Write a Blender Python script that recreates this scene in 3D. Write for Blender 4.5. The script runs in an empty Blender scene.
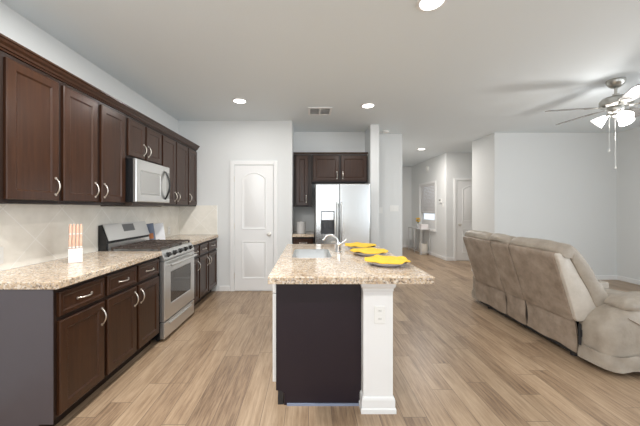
import bpy, bmesh, math, random
from mathutils import Vector, Matrix, noise
PI = math.pi
S = bpy.context.scene
C = S.collection
random.seed(7)

# ------------------------------------------------------------------ camera, world, daylight, exposure
EYE = 1.343
cam = bpy.data.cameras.new('camera')
cam.sensor_width = 36.0
cam.lens = 284.0 / 640.0 * 36.0
cam.shift_x = 11.5 / 640.0
cam.shift_y = -5.0 / 640.0
cam.clip_start = 0.05
camo = bpy.data.objects.new('camera', cam)
C.objects.link(camo)
camo.location = (0, 0, EYE)
camo.rotation_euler = (PI / 2, 0, 0)
S.camera = camo

S.view_settings.view_transform = 'Standard'
S.view_settings.look = 'None'
S.view_settings.gamma = 1.0
S.view_settings.use_curve_mapping = False
S.view_settings.exposure = -0.34
S.cycles.max_bounces = 12
S.cycles.diffuse_bounces = 8
S.cycles.glossy_bounces = 5
S.cycles.use_denoising = True

W = bpy.data.worlds.new('sky')
S.world = W
W.use_nodes = True
_bg = W.node_tree.nodes['Background']
_bg.inputs[0].default_value = (0.86, 0.93, 1.0, 1)
_bg.inputs[1].default_value = 1.6


def area_light(name, loc, rot, sx, sy, power, col):
    l = bpy.data.lights.new(name, 'AREA')
    l.shape = 'RECTANGLE'
    l.size, l.size_y = sx, sy
    l.energy = power
    l.color = col
    o = bpy.data.objects.new(name, l)
    C.objects.link(o)
    o.location = loc
    o.rotation_euler = rot
    return o


# daylight standing in the big windows of the rear wall, behind the camera
area_light('daylight_kitchen_window', (-0.25, -2.55, 1.4), (PI / 2, 0, 0), 2.8, 2.1, 34, (0.93, 0.97, 1.0))
area_light('daylight_living_window', (3.9, -2.55, 1.45), (PI / 2, 0, 0), 3.0, 1.9, 30, (0.88, 0.95, 1.0))
area_light('added_side_window_light', (5.65, 0.5, 1.4), (PI / 2, 0, PI / 2), 4.0, 1.9, 100, (0.92, 0.97, 1.0))  # unseen source, added to brighten the room and cabinets from the right


# ------------------------------------------------------------------ materials
def mat(name, col, rough=0.5, metal=0.0, spec=0.5, coat=0.0, emit=None, estr=0.0, trans=0.0, alpha=1.0):
    m = bpy.data.materials.new(name)
    m.use_nodes = True
    b = m.node_tree.nodes['Principled BSDF']
    b.inputs['Base Color'].default_value = (*col, 1)
    b.inputs['Roughness'].default_value = rough
    b.inputs['Metallic'].default_value = metal
    b.inputs['Specular IOR Level'].default_value = spec
    b.inputs['Coat Weight'].default_value = coat
    b.inputs['Coat Roughness'].default_value = 0.15
    b.inputs['Transmission Weight'].default_value = trans
    b.inputs['Alpha'].default_value = alpha
    if emit:
        b.inputs['Emission Color'].default_value = (*emit, 1)
        b.inputs['Emission Strength'].default_value = estr
    return m


def nd(m, kind, **kw):
    n = m.node_tree.nodes.new(kind)
    for k, v in kw.items():
        setattr(n, k, v)
    return n


def lk(m, a, b):
    m.node_tree.links.new(a, b)


def bsdf(m):
    return m.node_tree.nodes['Principled BSDF']


def ramp(m, stops, interp='LINEAR'):
    r = nd(m, 'ShaderNodeValToRGB')
    cr = r.color_ramp
    cr.interpolation = interp
    while len(cr.elements) < len(stops):
        cr.elements.new(0.5)
    for e, (p, c) in zip(cr.elements, stops):
        e.position = p
        e.color = (*c, 1)
    return r


def add_bump(m, height, strength, dist=0.01):
    b = nd(m, 'ShaderNodeBump')
    b.inputs['Strength'].default_value = strength
    b.inputs['Distance'].default_value = dist
    lk(m, height, b.inputs['Height'])
    lk(m, b.outputs['Normal'], bsdf(m).inputs['Normal'])


def noise_tex(m, scale, detail=4, rough=0.5, vec=None):
    n = nd(m, 'ShaderNodeTexNoise')
    n.inputs['Scale'].default_value = scale
    n.inputs['Detail'].default_value = detail
    n.inputs['Roughness'].default_value = rough
    if vec:
        lk(m, vec, n.inputs['Vector'])
    return n


def paint(name, col, bump=0.12, scale=90):
    m = mat(name, col, 0.7, spec=0.25)
    g = nd(m, 'ShaderNodeNewGeometry')
    n = noise_tex(m, scale, 3, 0.6, g.outputs['Position'])
    add_bump(m, n.outputs['Fac'], bump, 0.004)
    return m


M = {}
M['wall'] = paint('wall_paint', (0.725, 0.74, 0.74))
M['wall_cool'] = M['wall']
M['ceiling'] = paint('ceiling_paint', (0.76, 0.81, 0.84), 0.2, 60)
M['white'] = mat('white_trim_paint', (0.82, 0.825, 0.825), 0.4)
M['plastic'] = mat('white_plastic', (0.82, 0.82, 0.80), 0.35)
M['slot'] = mat('dark_slot', (0.12, 0.12, 0.12), 0.5)


def floor_mat():
    m = mat('wood_plank_floor', (0.4, 0.3, 0.2), 0.36, spec=0.5)
    g = nd(m, 'ShaderNodeNewGeometry')
    sp = nd(m, 'ShaderNodeSeparateXYZ')
    lk(m, g.outputs['Position'], sp.inputs[0])
    cb = nd(m, 'ShaderNodeCombineXYZ')
    row = nd(m, 'ShaderNodeMath', operation='DIVIDE')
    row.inputs[1].default_value = 0.152
    lk(m, sp.outputs['X'], row.inputs[0])
    fl = nd(m, 'ShaderNodeMath', operation='FLOOR')
    lk(m, row.outputs[0], fl.inputs[0])
    wn = nd(m, 'ShaderNodeTexWhiteNoise', noise_dimensions='1D')
    lk(m, fl.outputs[0], wn.inputs['W'])
    sh = nd(m, 'ShaderNodeMath', operation='MULTIPLY_ADD')
    sh.inputs[1].default_value = 3.7
    lk(m, wn.outputs['Value'], sh.inputs[0])
    lk(m, sp.outputs['Y'], sh.inputs[2])
    lk(m, sh.outputs[0], cb.inputs['X'])
    lk(m, sp.outputs['X'], cb.inputs['Y'])
    br = nd(m, 'ShaderNodeTexBrick')
    br.offset = 0.0
    br.inputs['Color1'].default_value = (0, 0, 0, 1)
    br.inputs['Color2'].default_value = (1, 1, 1, 1)
    br.inputs['Mortar'].default_value = (0.5, 0.5, 0.5, 1)
    br.inputs['Scale'].default_value = 1.0
    br.inputs['Brick Width'].default_value = 0.92
    br.inputs['Row Height'].default_value = 0.152
    br.inputs['Mortar Size'].default_value = 0.0022
    br.inputs['Mortar Smooth'].default_value = 0.3
    lk(m, cb.outputs[0], br.inputs['Vector'])
    # grain stretched along the plank, shifted plank by plank
    mp = nd(m, 'ShaderNodeMapping')
    mp.inputs['Scale'].default_value = (48, 3.2, 1)
    lk(m, g.outputs['Position'], mp.inputs['Vector'])
    off = nd(m, 'ShaderNodeVectorMath', operation='MULTIPLY_ADD')
    off.inputs[1].default_value = (17, 9, 0)
    lk(m, br.outputs['Color'], off.inputs[0])
    lk(m, mp.outputs[0], off.inputs[2])
    gn = noise_tex(m, 1.0, 8, 0.70, off.outputs[0])
    mp2 = nd(m, 'ShaderNodeMapping')
    mp2.inputs['Scale'].default_value = (5, 0.9, 1)
    lk(m, g.outputs['Position'], mp2.inputs['Vector'])
    off2 = nd(m, 'ShaderNodeVectorMath', operation='MULTIPLY_ADD')
    off2.inputs[1].default_value = (5, 13, 0)
    lk(m, br.outputs['Color'], off2.inputs[0])
    lk(m, mp2.outputs[0], off2.inputs[2])
    gn2 = noise_tex(m, 1.2, 4, 0.55, off2.outputs[0])
    mix = nd(m, 'ShaderNodeMath', operation='MULTIPLY_ADD')
    mix.inputs[1].default_value = 0.15
    lk(m, br.outputs['Color'], mix.inputs[0])
    a2 = nd(m, 'ShaderNodeMath', operation='MULTIPLY_ADD')
    a2.inputs[1].default_value = 0.77
    lk(m, gn.outputs['Fac'], a2.inputs[0])
    a3 = nd(m, 'ShaderNodeMath', operation='MULTIPLY')
    a3.inputs[1].default_value = 0.28
    lk(m, gn2.outputs['Fac'], a3.inputs[0])
    lk(m, a3.outputs[0], a2.inputs[2])
    lk(m, a2.outputs[0], mix.inputs[2])
    r = ramp(m, [(0.42, (0.155, 0.100, 0.064)), (0.54, (0.285, 0.193, 0.123)), (0.63, (0.370, 0.262, 0.170)), (0.80, (0.490, 0.362, 0.247))])
    lk(m, mix.outputs[0], r.inputs[0])
    mm = nd(m, 'ShaderNodeMix', data_type='RGBA')
    lk(m, br.outputs['Fac'], mm.inputs[0])
    lk(m, r.outputs[0], mm.inputs[6])
    mm.inputs[7].default_value = (0.16, 0.11, 0.075, 1)
    lk(m, mm.outputs[2], bsdf(m).inputs['Base Color'])
    add_bump(m, gn.outputs['Fac'], 0.06, 0.004)
    return m


M['floor'] = floor_mat()


def granite_mat():
    m = mat('speckled_granite', (0.6, 0.5, 0.4), 0.12, spec=0.5)
    g = nd(m, 'ShaderNodeNewGeometry')
    n1 = noise_tex(m, 22, 5, 0.7, g.outputs['Position'])
    r1 = ramp(m, [(0.30, (0.30, 0.20, 0.13)), (0.42, (0.54, 0.41, 0.28)), (0.55, (0.70, 0.58, 0.43)), (0.72, (0.82, 0.74, 0.62))])
    lk(m, n1.outputs['Fac'], r1.inputs[0])
    v = nd(m, 'ShaderNodeTexVoronoi')
    v.inputs['Scale'].default_value = 110
    lk(m, g.outputs['Position'], v.inputs['Vector'])
    r2 = ramp(m, [(0.0, (0.07, 0.06, 0.06)), (0.09, (0.26, 0.22, 0.20)), (0.16, (0.58, 0.45, 0.33)), (0.50, (0.70, 0.58, 0.44)), (0.72, (0.86, 0.83, 0.78)), (0.90, (0.38, 0.38, 0.41))], 'CONSTANT')
    sep = nd(m, 'ShaderNodeSeparateColor')
    lk(m, v.outputs['Color'], sep.inputs[0])
    lk(m, sep.outputs[0], r2.inputs[0])
    mm = nd(m, 'ShaderNodeMix', data_type='RGBA')
    mm.inputs[0].default_value = 0.6
    lk(m, r1.outputs[0], mm.inputs[6])
    lk(m, r2.outputs[0], mm.inputs[7])
    n3 = noise_tex(m, 3.0, 3, 0.5, g.outputs['Position'])
    r3 = ramp(m, [(0.35, (0.80, 0.76, 0.72)), (0.65, (1.0, 1.0, 1.0))])
    lk(m, n3.outputs['Fac'], r3.inputs[0])
    m2 = nd(m, 'ShaderNodeMix', data_type='RGBA', blend_type='MULTIPLY')
    m2.inputs[0].default_value = 1.0
    lk(m, mm.outputs[2], m2.inputs[6])
    lk(m, r3.outputs[0], m2.inputs[7])
    lk(m, m2.outputs[2], bsdf(m).inputs['Base Color'])
    return m


M['granite'] = granite_mat()


def tile_mat(name, axis, a0, z0=1.104, size=0.33):
    """square tiles laid on the diagonal of a wall that runs along one axis"""
    m = mat(name, (0.7, 0.68, 0.62), 0.25, spec=0.4)
    g = nd(m, 'ShaderNodeNewGeometry')
    sp = nd(m, 'ShaderNodeSeparateXYZ')
    lk(m, g.outputs['Position'], sp.inputs[0])
    cb = nd(m, 'ShaderNodeCombineXYZ')
    lk(m, sp.outputs[axis], cb.inputs['X'])
    lk(m, sp.outputs['Z'], cb.inputs['Y'])
    sub = nd(m, 'ShaderNodeVectorMath', operation='SUBTRACT')
    sub.inputs[1].default_value = (a0, z0, 0)
    lk(m, cb.outputs[0], sub.inputs[0])
    rot = nd(m, 'ShaderNodeMapping')
    rot.inputs['Rotation'].default_value = (0, 0, PI / 4)
    lk(m, sub.outputs[0], rot.inputs['Vector'])
    br = nd(m, 'ShaderNodeTexBrick')
    br.offset = 0.0
    br.inputs['Color1'].default_value = (0.84, 0.82, 0.77, 1)
    br.inputs['Color2'].default_value = (0.87, 0.85, 0.80, 1)
    br.inputs['Mortar'].default_value = (0.93, 0.92, 0.89, 1)
    br.inputs['Scale'].default_value = 1.0
    br.inputs['Brick Width'].default_value = size
    br.inputs['Row Height'].default_value = size
    br.inputs['Mortar Size'].default_value = 0.004
    br.inputs['Mortar Smooth'].default_value = 0.2
    lk(m, rot.outputs[0], br.inputs['Vector'])
    n = noise_tex(m, 6, 5, 0.6, g.outputs['Position'])
    r = ramp(m, [(0.3, (0.90, 0.89, 0.86)), (0.7, (1.05, 1.04, 1.02))])
    lk(m, n.outputs['Fac'], r.inputs[0])
    mm = nd(m, 'ShaderNodeMix', data_type='RGBA', blend_type='MULTIPLY')
    mm.inputs[0].default_value = 1.0
    lk(m, br.outputs['Color'], mm.inputs[6])
    lk(m, r.outputs[0], mm.inputs[7])
    lk(m, mm.outputs[2], bsdf(m).inputs['Base Color'])
    return m


M['tile_left'] = tile_mat('diagonal_tile_left', 'Y', 2.18)
M['tile_back'] = tile_mat('diagonal_tile_back', 'X', -1.75)


def wood_mat(name, dark, light, rough, coat):
    m = mat(name, dark, rough, spec=0.38, coat=coat)
    t = nd(m, 'ShaderNodeTexCoord')
    mp = nd(m, 'ShaderNodeMapping')
    mp.inputs['Scale'].default_value = (30, 30, 2.2)
    lk(m, t.outputs['Object'], mp.inputs['Vector'])
    n = noise_tex(m, 1.5, 6, 0.6, mp.outputs[0])
    r = ramp(m, [(0.3, dark), (0.7, light)])
    lk(m, n.outputs['Fac'], r.inputs[0])
    lk(m, r.outputs[0], bsdf(m).inputs['Base Color'])
    return m


M['espresso'] = wood_mat('espresso_wood', (0.026, 0.0092, 0.0038), (0.048, 0.0185, 0.0078), 0.30, 0.10)
M['espresso_frame_shade'] = wood_mat('espresso_frame_painted_shade', (0.012, 0.0055, 0.0035), (0.020, 0.0090, 0.0055), 0.38, 0.0)  # frame wood taken as darker, plus door-gap shade painted into the colour
M['espresso_flat'] = mat('espresso_laminate', (0.016, 0.010, 0.016), 0.36, spec=0.4)
M['end_laminate_sheen'] = mat('laminate_painted_sheen', (0.075, 0.064, 0.073), 0.36, spec=0.45)  # window reflection on the near panel painted in as a lighter base colour
M['toe'] = mat('toe_kick_black', (0.012, 0.010, 0.010), 0.6)
M['nickel'] = mat('brushed_nickel', (0.78, 0.74, 0.68), 0.28, metal=1.0)
M['chrome'] = mat('chrome', (0.85, 0.85, 0.86), 0.10, metal=1.0)


def steel_mat():
    m = mat('stainless_steel', (0.66, 0.66, 0.65), 0.30, metal=0.92)
    g = nd(m, 'ShaderNodeTexCoord')
    mp = nd(m, 'ShaderNodeMapping')
    mp.inputs['Scale'].default_value = (4, 4, 220)
    lk(m, g.outputs['Object'], mp.inputs['Vector'])
    n = noise_tex(m, 1.0, 2, 0.5, mp.outputs[0])
    add_bump(m, n.outputs['Fac'], 0.04, 0.002)
    return m


M['steel'] = steel_mat()
M['fridge_steel'] = mat('fridge_stainless', (0.74, 0.75, 0.75), 0.22, metal=0.95)
M['black'] = mat('black_enamel', (0.012, 0.012, 0.013), 0.25)
M['black_glass'] = mat('dark_oven_glass', (0.05, 0.045, 0.04), 0.05, spec=0.8)
M['mw_glass'] = mat('microwave_window_mesh', (0.34, 0.34, 0.33), 0.18, spec=0.6)
M['iron'] = mat('cast_iron', (0.065, 0.048, 0.040), 0.45)
M['grey'] = mat('grey_side_metal', (0.16, 0.165, 0.17), 0.45)
M['dkgrey'] = mat('dark_grey_plastic', (0.06, 0.062, 0.07), 0.35)
M['paper'] = mat('white_paper', (0.78, 0.78, 0.80), 0.6)
M['cover'] = mat('blue_grey_book_cover', (0.24, 0.28, 0.38), 0.5)
M['orange'] = mat('orange_print', (0.65, 0.25, 0.10), 0.6)
M['ceramic'] = mat('pale_lavender_ceramic', (0.60, 0.60, 0.66), 0.2)
M['white_ceramic'] = mat('white_ceramic', (0.84, 0.80, 0.80), 0.2)
M['canister'] = mat('grey_ceramic', (0.55, 0.54, 0.53), 0.35)
M['copper'] = mat('rose_copper', (0.80, 0.50, 0.37), 0.3, metal=0.2)
M['yellow'] = mat('yellow_cloth', (0.78, 0.50, 0.055), 0.75, spec=0.2)
M['blind'] = mat('white_blind_fabric', (0.76, 0.75, 0.75), 0.8)
M['glass'] = mat('window_glass', (0.95, 0.97, 1.0), 0.02, trans=1.0, spec=0.5)
M['glass'].node_tree.nodes['Principled BSDF'].inputs['IOR'].default_value = 1.05
M['console_metal'] = mat('grey_painted_metal', (0.62, 0.62, 0.62), 0.4, metal=0.3)
M['stem'] = mat('plant_green', (0.10, 0.16, 0.05), 0.6)
M['wicker'] = mat('pale_wicker', (0.66, 0.62, 0.56), 0.7)
M['lamp'] = mat('lamp_lens', (1, 1, 1), 0.4, emit=(1.0, 0.96, 0.90), estr=9.0)
M['shade'] = mat('frosted_lamp_glass', (1, 1, 1), 0.4, emit=(1.0, 0.98, 0.95), estr=5.0)
M['fan_metal'] = mat('fan_brushed_nickel', (0.50, 0.49, 0.46), 0.28, metal=1.0)
M['blade_top'] = mat('fan_blade_laminate', (0.23, 0.22, 0.21), 0.22, spec=0.6)
M['chain'] = mat('pull_chain_metal', (0.75, 0.75, 0.73), 0.35, metal=0.6)


def leather_mat(name, a, b, rough):
    m = mat(name, a, rough, spec=0.4)
    t = nd(m, 'ShaderNodeNewGeometry')
    n = noise_tex(m, 7, 5, 0.62, t.outputs['Position'])
    r = ramp(m, [(0.32, a), (0.68, b)])
    lk(m, n.outputs['Fac'], r.inputs[0])
    lk(m, r.outputs[0], bsdf(m).inputs['Base Color'])
    n2 = noise_tex(m, 14, 4, 0.6, t.outputs['Position'])
    add_bump(m, n2.outputs['Fac'], 0.35, 0.012)
    return m


M['leather'] = leather_mat('taupe_leather', (0.215, 0.168, 0.128), (0.37, 0.30, 0.24), 0.42)
M['leather_light'] = leather_mat('pale_beige_leather', (0.280, 0.240, 0.195), (0.385, 0.337, 0.280), 0.45)
M['leather_pale'] = leather_mat('cream_grey_leather', (0.47, 0.425, 0.365), (0.56, 0.51, 0.45), 0.4)
M['dark_frame'] = mat('black_steel_frame', (0.02, 0.02, 0.022), 0.5)


# ------------------------------------------------------------------ helpers
def box(bm, x0, x1, y0, y1, z0, z1, bev=0.0, seg=2):
    vs = [bm.verts.new(p) for p in ((x0, y0, z0), (x1, y0, z0), (x1, y1, z0), (x0, y1, z0), (x0, y0, z1), (x1, y0, z1), (x1, y1, z1), (x0, y1, z1))]
    fs = [bm.faces.new([vs[i] for i in f]) for f in ((3, 2, 1, 0), (4, 5, 6, 7), (0, 1, 5, 4), (1, 2, 6, 5), (2, 3, 7, 6), (3, 0, 4, 7))]
    if bev > 0:
        es = list({e for f in fs for e in f.edges})
        bmesh.ops.bevel(bm, geom=es, offset=bev, segments=seg, affect='EDGES', profile=0.5)


def loft(bm, loops, closed=True, caps=True):
    rows = [[bm.verts.new(p) for p in lp] for lp in loops]
    n = len(rows[0])
    for a, b in zip(rows, rows[1:]):
        for i in range(n if closed else n - 1):
            j = (i + 1) % n
            bm.faces.new((a[i], a[j], b[j], b[i]))
    if caps and closed:
        bm.faces.new(rows[0][::-1])
        bm.faces.new(rows[-1])
    return rows


def prism(bm, poly, f, a0, a1):
    """extrude a 2-D outline: f(u, v, a) gives the 3-D point"""
    loft(bm, [[f(u, v, a) for u, v in poly] for a in (a0, a1)])


def tube(bm, pts, r, seg=8, caps=True):
    pts = [Vector(p) for p in pts]
    rs = r if isinstance(r, (list, tuple)) else [r] * len(pts)
    loops = []
    up = None
    for i, p in enumerate(pts):
        t = (pts[min(i + 1, len(pts) - 1)] - pts[max(i - 1, 0)]).normalized()
        if up is None:
            up = Vector((0, 0, 1)) if abs(t.z) < 0.9 else Vector((1, 0, 0))
        s = t.cross(up).normalized()
        up = s.cross(t).normalized()
        loops.append([p + (s * math.cos(2 * PI * k / seg) + up * math.sin(2 * PI * k / seg)) * rs[i] for k in range(seg)])
    loft(bm, loops, True, caps)


def lathe(bm, prof, c=(0, 0, 0), seg=24, axis='z', caps=True):
    def pt(r, h, k):
        a = 2 * PI * k / seg
        if axis == 'z':
            return (c[0] + r * math.cos(a), c[1] + r * math.sin(a), c[2] + h)
        if axis == 'y':
            return (c[0] + r * math.cos(a), c[1] + h, c[2] + r * math.sin(a))
        return (c[0] + h, c[1] + r * math.cos(a), c[2] + r * math.sin(a))
    loft(bm, [[pt(max(r, 0.0004), h, k) for k in range(seg)] for r, h in prof], True, caps)


def new():
    return bmesh.new()


def obj(name, bm, m, parent=None, smooth=False, angle=None):
    bmesh.ops.recalc_face_normals(bm, faces=bm.faces)
    off = None
    if parent is None:
        xs = [v.co for v in bm.verts]
        off = Vector(((min(v.x for v in xs) + max(v.x for v in xs)) / 2, (min(v.y for v in xs) + max(v.y for v in xs)) / 2, min(v.z for v in xs)))
        bmesh.ops.translate(bm, verts=bm.verts, vec=-off)
    me = bpy.data.meshes.new(name)
    bm.to_mesh(me)
    bm.free()
    me.materials.append(m)
    if smooth:
        for p in me.polygons:
            p.use_smooth = True
        me.set_sharp_from_angle(angle=math.radians(angle or 40))
    o = bpy.data.objects.new(name, me)
    C.objects.link(o)
    if parent is not None:
        o.parent = parent
    else:
        o.location = off
    return o


def tag(o, label, cat, group=None):
    o['label'] = label
    o['category'] = cat
    if group:
        o['group'] = group
    return o


def thing(name, label, cat, loc, rotz=0.0, group=None):
    o = bpy.data.objects.new(name, None)
    o.empty_display_size = 0.1
    C.objects.link(o)
    o.location = loc
    o.rotation_euler = (0, 0, rotz)
    return tag(o, label, cat, group)


def struct(name, bm, m, parent=None, label=None, cat=None, smooth=False):
    o = obj(name, bm, m, parent, smooth)
    o['kind'] = 'structure'
    if label:
        o['label'] = label
        o['category'] = cat
    return o


def dup(root, loc, label, rotz=None):
    r = root.copy()
    C.objects.link(r)
    r.location = loc
    if rotz is not None:
        r.rotation_euler = (0, 0, rotz)
    r['label'] = label
    for ch in list(root.children):
        c = ch.copy()
        C.objects.link(c)
        c.parent = r
        for g in list(ch.children):
            d = g.copy()
            C.objects.link(d)
            d.parent = c
    return r


# ------------------------------------------------------------------ the room
CEIL = 2.755
XL, XR = -2.105, 5.78
YB = 4.594
YR = -2.7
YH = 9.66
XH = 3.51


def slab(name, dims, m, label, cat):
    bm = new()
    for d in (dims if isinstance(dims, list) else [dims]):
        box(bm, *d)
    return struct(name, bm, m, None, label, cat)


slab('floor', (XL - 0.1, XR + 0.1, YR - 0.1, YH + 0.1, -0.1, 0.0), M['floor'], 'brown wood-look plank floor running through kitchen and living room', 'floor')
slab('ceiling', (XL - 0.1, XR + 0.1, YR - 0.1, YH + 0.1, CEIL, CEIL + 0.1), M['ceiling'], 'flat pale grey painted ceiling', 'ceiling')
slab('wall_left', (XL - 0.1, XL, YR - 0.1, YB + 0.1, 0, CEIL), M['wall'], 'pale grey wall behind the long row of kitchen cabinets', 'wall')
slab('wall_pantry', (XL, -0.267, YB, YB + 0.11, 0, CEIL), M['wall'], 'pale grey wall with the white pantry door', 'wall')
slab('wall_alcove', [(-0.377, -0.267, YB + 0.11, 5.27, 0, CEIL), (-0.377, 1.05, 5.27, 5.42, 0, CEIL)], M['wall'], 'grey wall of the refrigerator alcove above its cabinets', 'wall')
slab('wall_wing', (1.05, 1.194, 4.81, 5.42, 0, CEIL), M['wall'], 'narrow wall end right of the refrigerator', 'wall')
slab('wall_hallway', (1.05, 1.79, 5.42, YH, 0, CEIL), M['wall'], 'grey wall with switches between refrigerator and entry hall', 'wall')
slab('wall_far', (1.79, XH + 0.1, YH, YH + 0.1, 0, CEIL), M['wall'], 'far end wall of the entry hall', 'wall')
wy0, wy1, wz0, wz1 = 7.86, 8.92, 0.74, 2.04
slab('wall_entry', [(XH, XH + 0.12, 7.24, wy0, 0, CEIL), (XH, XH + 0.12, wy1, YH, 0, CEIL), (XH, XH + 0.12, wy0, wy1, 0, wz0), (XH, XH + 0.12, wy0, wy1, wz1, CEIL)], M['wall'], 'hall wall holding the window with the half-lowered blind', 'wall')
slab('wall_closet', (XH + 0.12, XR + 0.1, 7.24, 7.34, 0, CEIL), M['wall'], 'short hall wall with the white closet door', 'wall')
slab('wall_living', (3.485, XR, 5.32, 6.05, 0, CEIL), M['wall'], 'blank pale blue-grey living room wall behind the sofa', 'wall')
slab('wall_right', [(XR, XR + 0.1, YR - 0.1, -1.6, 0, CEIL), (XR, XR + 0.1, 2.6, 7.24, 0, CEIL), (XR, XR + 0.1, -1.6, 2.6, 0, 0.4), (XR, XR + 0.1, -1.6, 2.6, 2.4, CEIL)], M['wall'], 'shaded wall at the right edge of the living room', 'wall')
# rear wall behind the camera, with two wide windows
kx0, kx1, kz0, kz1 = -1.7, 1.2, 0.30, 2.45
lx0, lx1, lz0, lz1 = 2.35, 5.4, 0.45, 2.40
slab('wall_rear', [(XL, kx0, YR - 0.1, YR, 0, CEIL), (kx1, lx0, YR - 0.1, YR, 0, CEIL), (lx1, XR, YR - 0.1, YR, 0, CEIL),
                   (kx0, kx1, YR - 0.1, YR, 0, kz0), (kx0, kx1, YR - 0.1, YR, kz1, CEIL),
                   (lx0, lx1, YR - 0.1, YR, 0, lz0), (lx0, lx1, YR - 0.1, YR, lz1, CEIL)], M['wall'], 'rear wall with wide windows', 'wall')


def frame_window(name, x0, x1, z0, z1, label, n):
    bm = new()
    y0, y1 = YR - 0.07, YR + 0.0
    t = 0.05
    for a in range(n + 1):
        x = x0 + (x1 - x0 - t) * a / n
        box(bm, x, x + t, y0, y1, z0, z1)
    box(bm, x0 + t, x1 - t, y0, y1, z0, z0 + t)
    box(bm, x0 + t, x1 - t, y0, y1, z1 - t, z1)
    struct(name, bm, M['white'], None, label, 'window')


frame_window('window_1', kx0, kx1, kz0, kz1, 'wide white framed window behind the kitchen', 3)
frame_window('window_2', lx0, lx1, lz0, lz1, 'wide white framed window behind the living room', 3)


bm = new()
for k in range(4):
    y = -1.6 + (4.2 - 0.05) * k / 3
    box(bm, XR + 0.0, XR + 0.07, y, y + 0.05, 0.4, 2.4)
for z in (0.4, 2.35):
    box(bm, XR, XR + 0.07, -1.55, 2.55, z, z + 0.05)
struct('added_side_window', bm, M['white'], None, 'wide white framed window added unseen at the side of the living room for its light', 'window')  # unseen window, put in to go with the added side light


def baseboard(name, segs, label):
    bm = new()
    for (x0, x1, y0, y1) in segs:
        box(bm, x0, x1, y0, y1, 0, 0.085, 0.004, 1)
    struct(name, bm, M['white'], None, label, 'baseboard')


T = 0.014
baseboard('baseboard_pantry', [(-1.44, -1.272, YB - T, YB), (-0.50, -0.267, YB - T, YB)], 'white baseboard beside the pantry door')
baseboard('baseboard_wing', [(1.05, 1.194, 4.81 - T, 4.81), (1.194, 1.194 + T, 4.81, 5.42 - T), (1.194, 1.79, 5.42 - T, 5.42), (1.79, 1.79 + T, 5.42, YH - T)], 'white baseboard around the wall right of the refrigerator')
baseboard('baseboard_entry', [(XH - T, XH, 7.24 - T, YH - T), (1.79 + T, XH, YH - T, YH)], 'white baseboard along the hall wall under the window')
baseboard('baseboard_closet', [(XH, 3.70, 7.24 - T, 7.24), (4.62, XR, 7.24 - T, 7.24)], 'white baseboard beside the closet door')
baseboard('baseboard_living', [(3.485 - T, XR, 5.32 - T, 5.32), (3.485 - T, 3.485, 5.32, 6.05)], 'white baseboard under the blank living room wall')
baseboard('baseboard_right', [(XR - T, XR, YR, 5.32 - T)], 'white baseboard at the right edge of the living room')


# ------------------------------------------------------------------ interior doors: two raised panels, arched top
def interior_door(n, x0, w, ywall, h, knob_left, label, klabel):
    bm = new()
    cx = 0.065
    y0, y1 = -0.022, 0.0
    box(bm, -cx - 0.008, -0.008, y0, y1, 0, h + 0.008 + cx, 0.004, 1)
    box(bm, w + 0.008, w + 0.008 + cx, y0, y1, 0, h + 0.008 + cx, 0.004, 1)
    box(bm, -0.008, w + 0.008, y0, y1, h + 0.008, h + 0.008 + cx, 0.004, 1)
    bmesh.ops.translate(bm, verts=bm.verts, vec=(x0, ywall, 0))
    struct('trim_%d' % n, bm, M['white'], None, 'white casing around the %s' % klabel, 'door casing')
    bm = new()
    box(bm, 0, w, -0.012, 0, 0.012, h, 0.002, 1)

    def outline(px0, px1, pz0, pz1, arch):
        pts = [(px0, pz0), (px1, pz0), (px1, pz1 - arch)]
        for k in range(1, 16):
            t = k / 16
            x = px1 + (px0 - px1) * t
            pts.append((x, pz1 - arch + arch * math.sin(PI * t) ** 0.8))
        pts.append((px0, pz1 - arch))
        return pts

    def inset(pts, d):
        c = (sum(p[0] for p in pts) / len(pts), sum(p[1] for p in pts) / len(pts))
        xs = [p[0] for p in pts]
        zs = [p[1] for p in pts]
        hw, hh = (max(xs) - min(xs)) / 2, (max(zs) - min(zs)) / 2
        mx, mz = (max(xs) + min(xs)) / 2, (max(zs) + min(zs)) / 2
        return [(mx + (x - mx) * (hw - d) / hw, mz + (z - mz) * (hh - d) / hh) for x, z in pts]
    s = 0.115 * w / 0.62
    leaf_bm = bm
    pan = []
    for (a0, a1, ar) in ((0.20, 0.81, 0.0), (1.00, h - 0.11, 0.10)):
        o = outline(s, w - s, a0, a1, ar)
        p = new()
        rings = []
        for d, y in ((0.0, -0.0115), (0.004, -0.020), (0.012, -0.020), (0.022, -0.0125), (0.040, -0.0125), (0.056, -0.019)):
            rings.append([(x, y, z) for x, z in inset(o, d)])
        loft(p, rings)
        pan.append(p)
    for b in [leaf_bm] + pan:
        bmesh.ops.translate(b, verts=b.verts, vec=(0, 0, 0))
    root = bpy.data.objects.new('door_%d' % n, None)
    C.objects.link(root)
    root.location = (x0, ywall, 0)
    tag(root, label, 'door')
    root['kind'] = 'structure'
    obj('leaf', leaf_bm, M['white'], root)
    for p in pan:
        obj('panel', p, M['white'], root, True, 25)
    k = new()
    kx = 0.065 if knob_left else w - 0.065
    lathe(k, [(0.03, -0.012), (0.03, -0.018), (0.012, -0.022), (0.011, -0.045), (0.026, -0.052), (0.029, -0.066), (0.020, -0.076), (0.0, -0.078)], (kx, 0, 0.92), 20, 'y')
    obj('door_knob', k, M['nickel'], root, True)['label'] = 'round brushed nickel knob'
    hx = w + 0.004 if knob_left else -0.004
    for z in (0.25, 1.05, h - 0.22):
        q = new()
        tube(q, [(hx, -0.016, z - 0.045), (hx, -0.016, z + 0.045)], 0.006)
        obj('hinge', q, M['nickel'], root, True)


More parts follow.
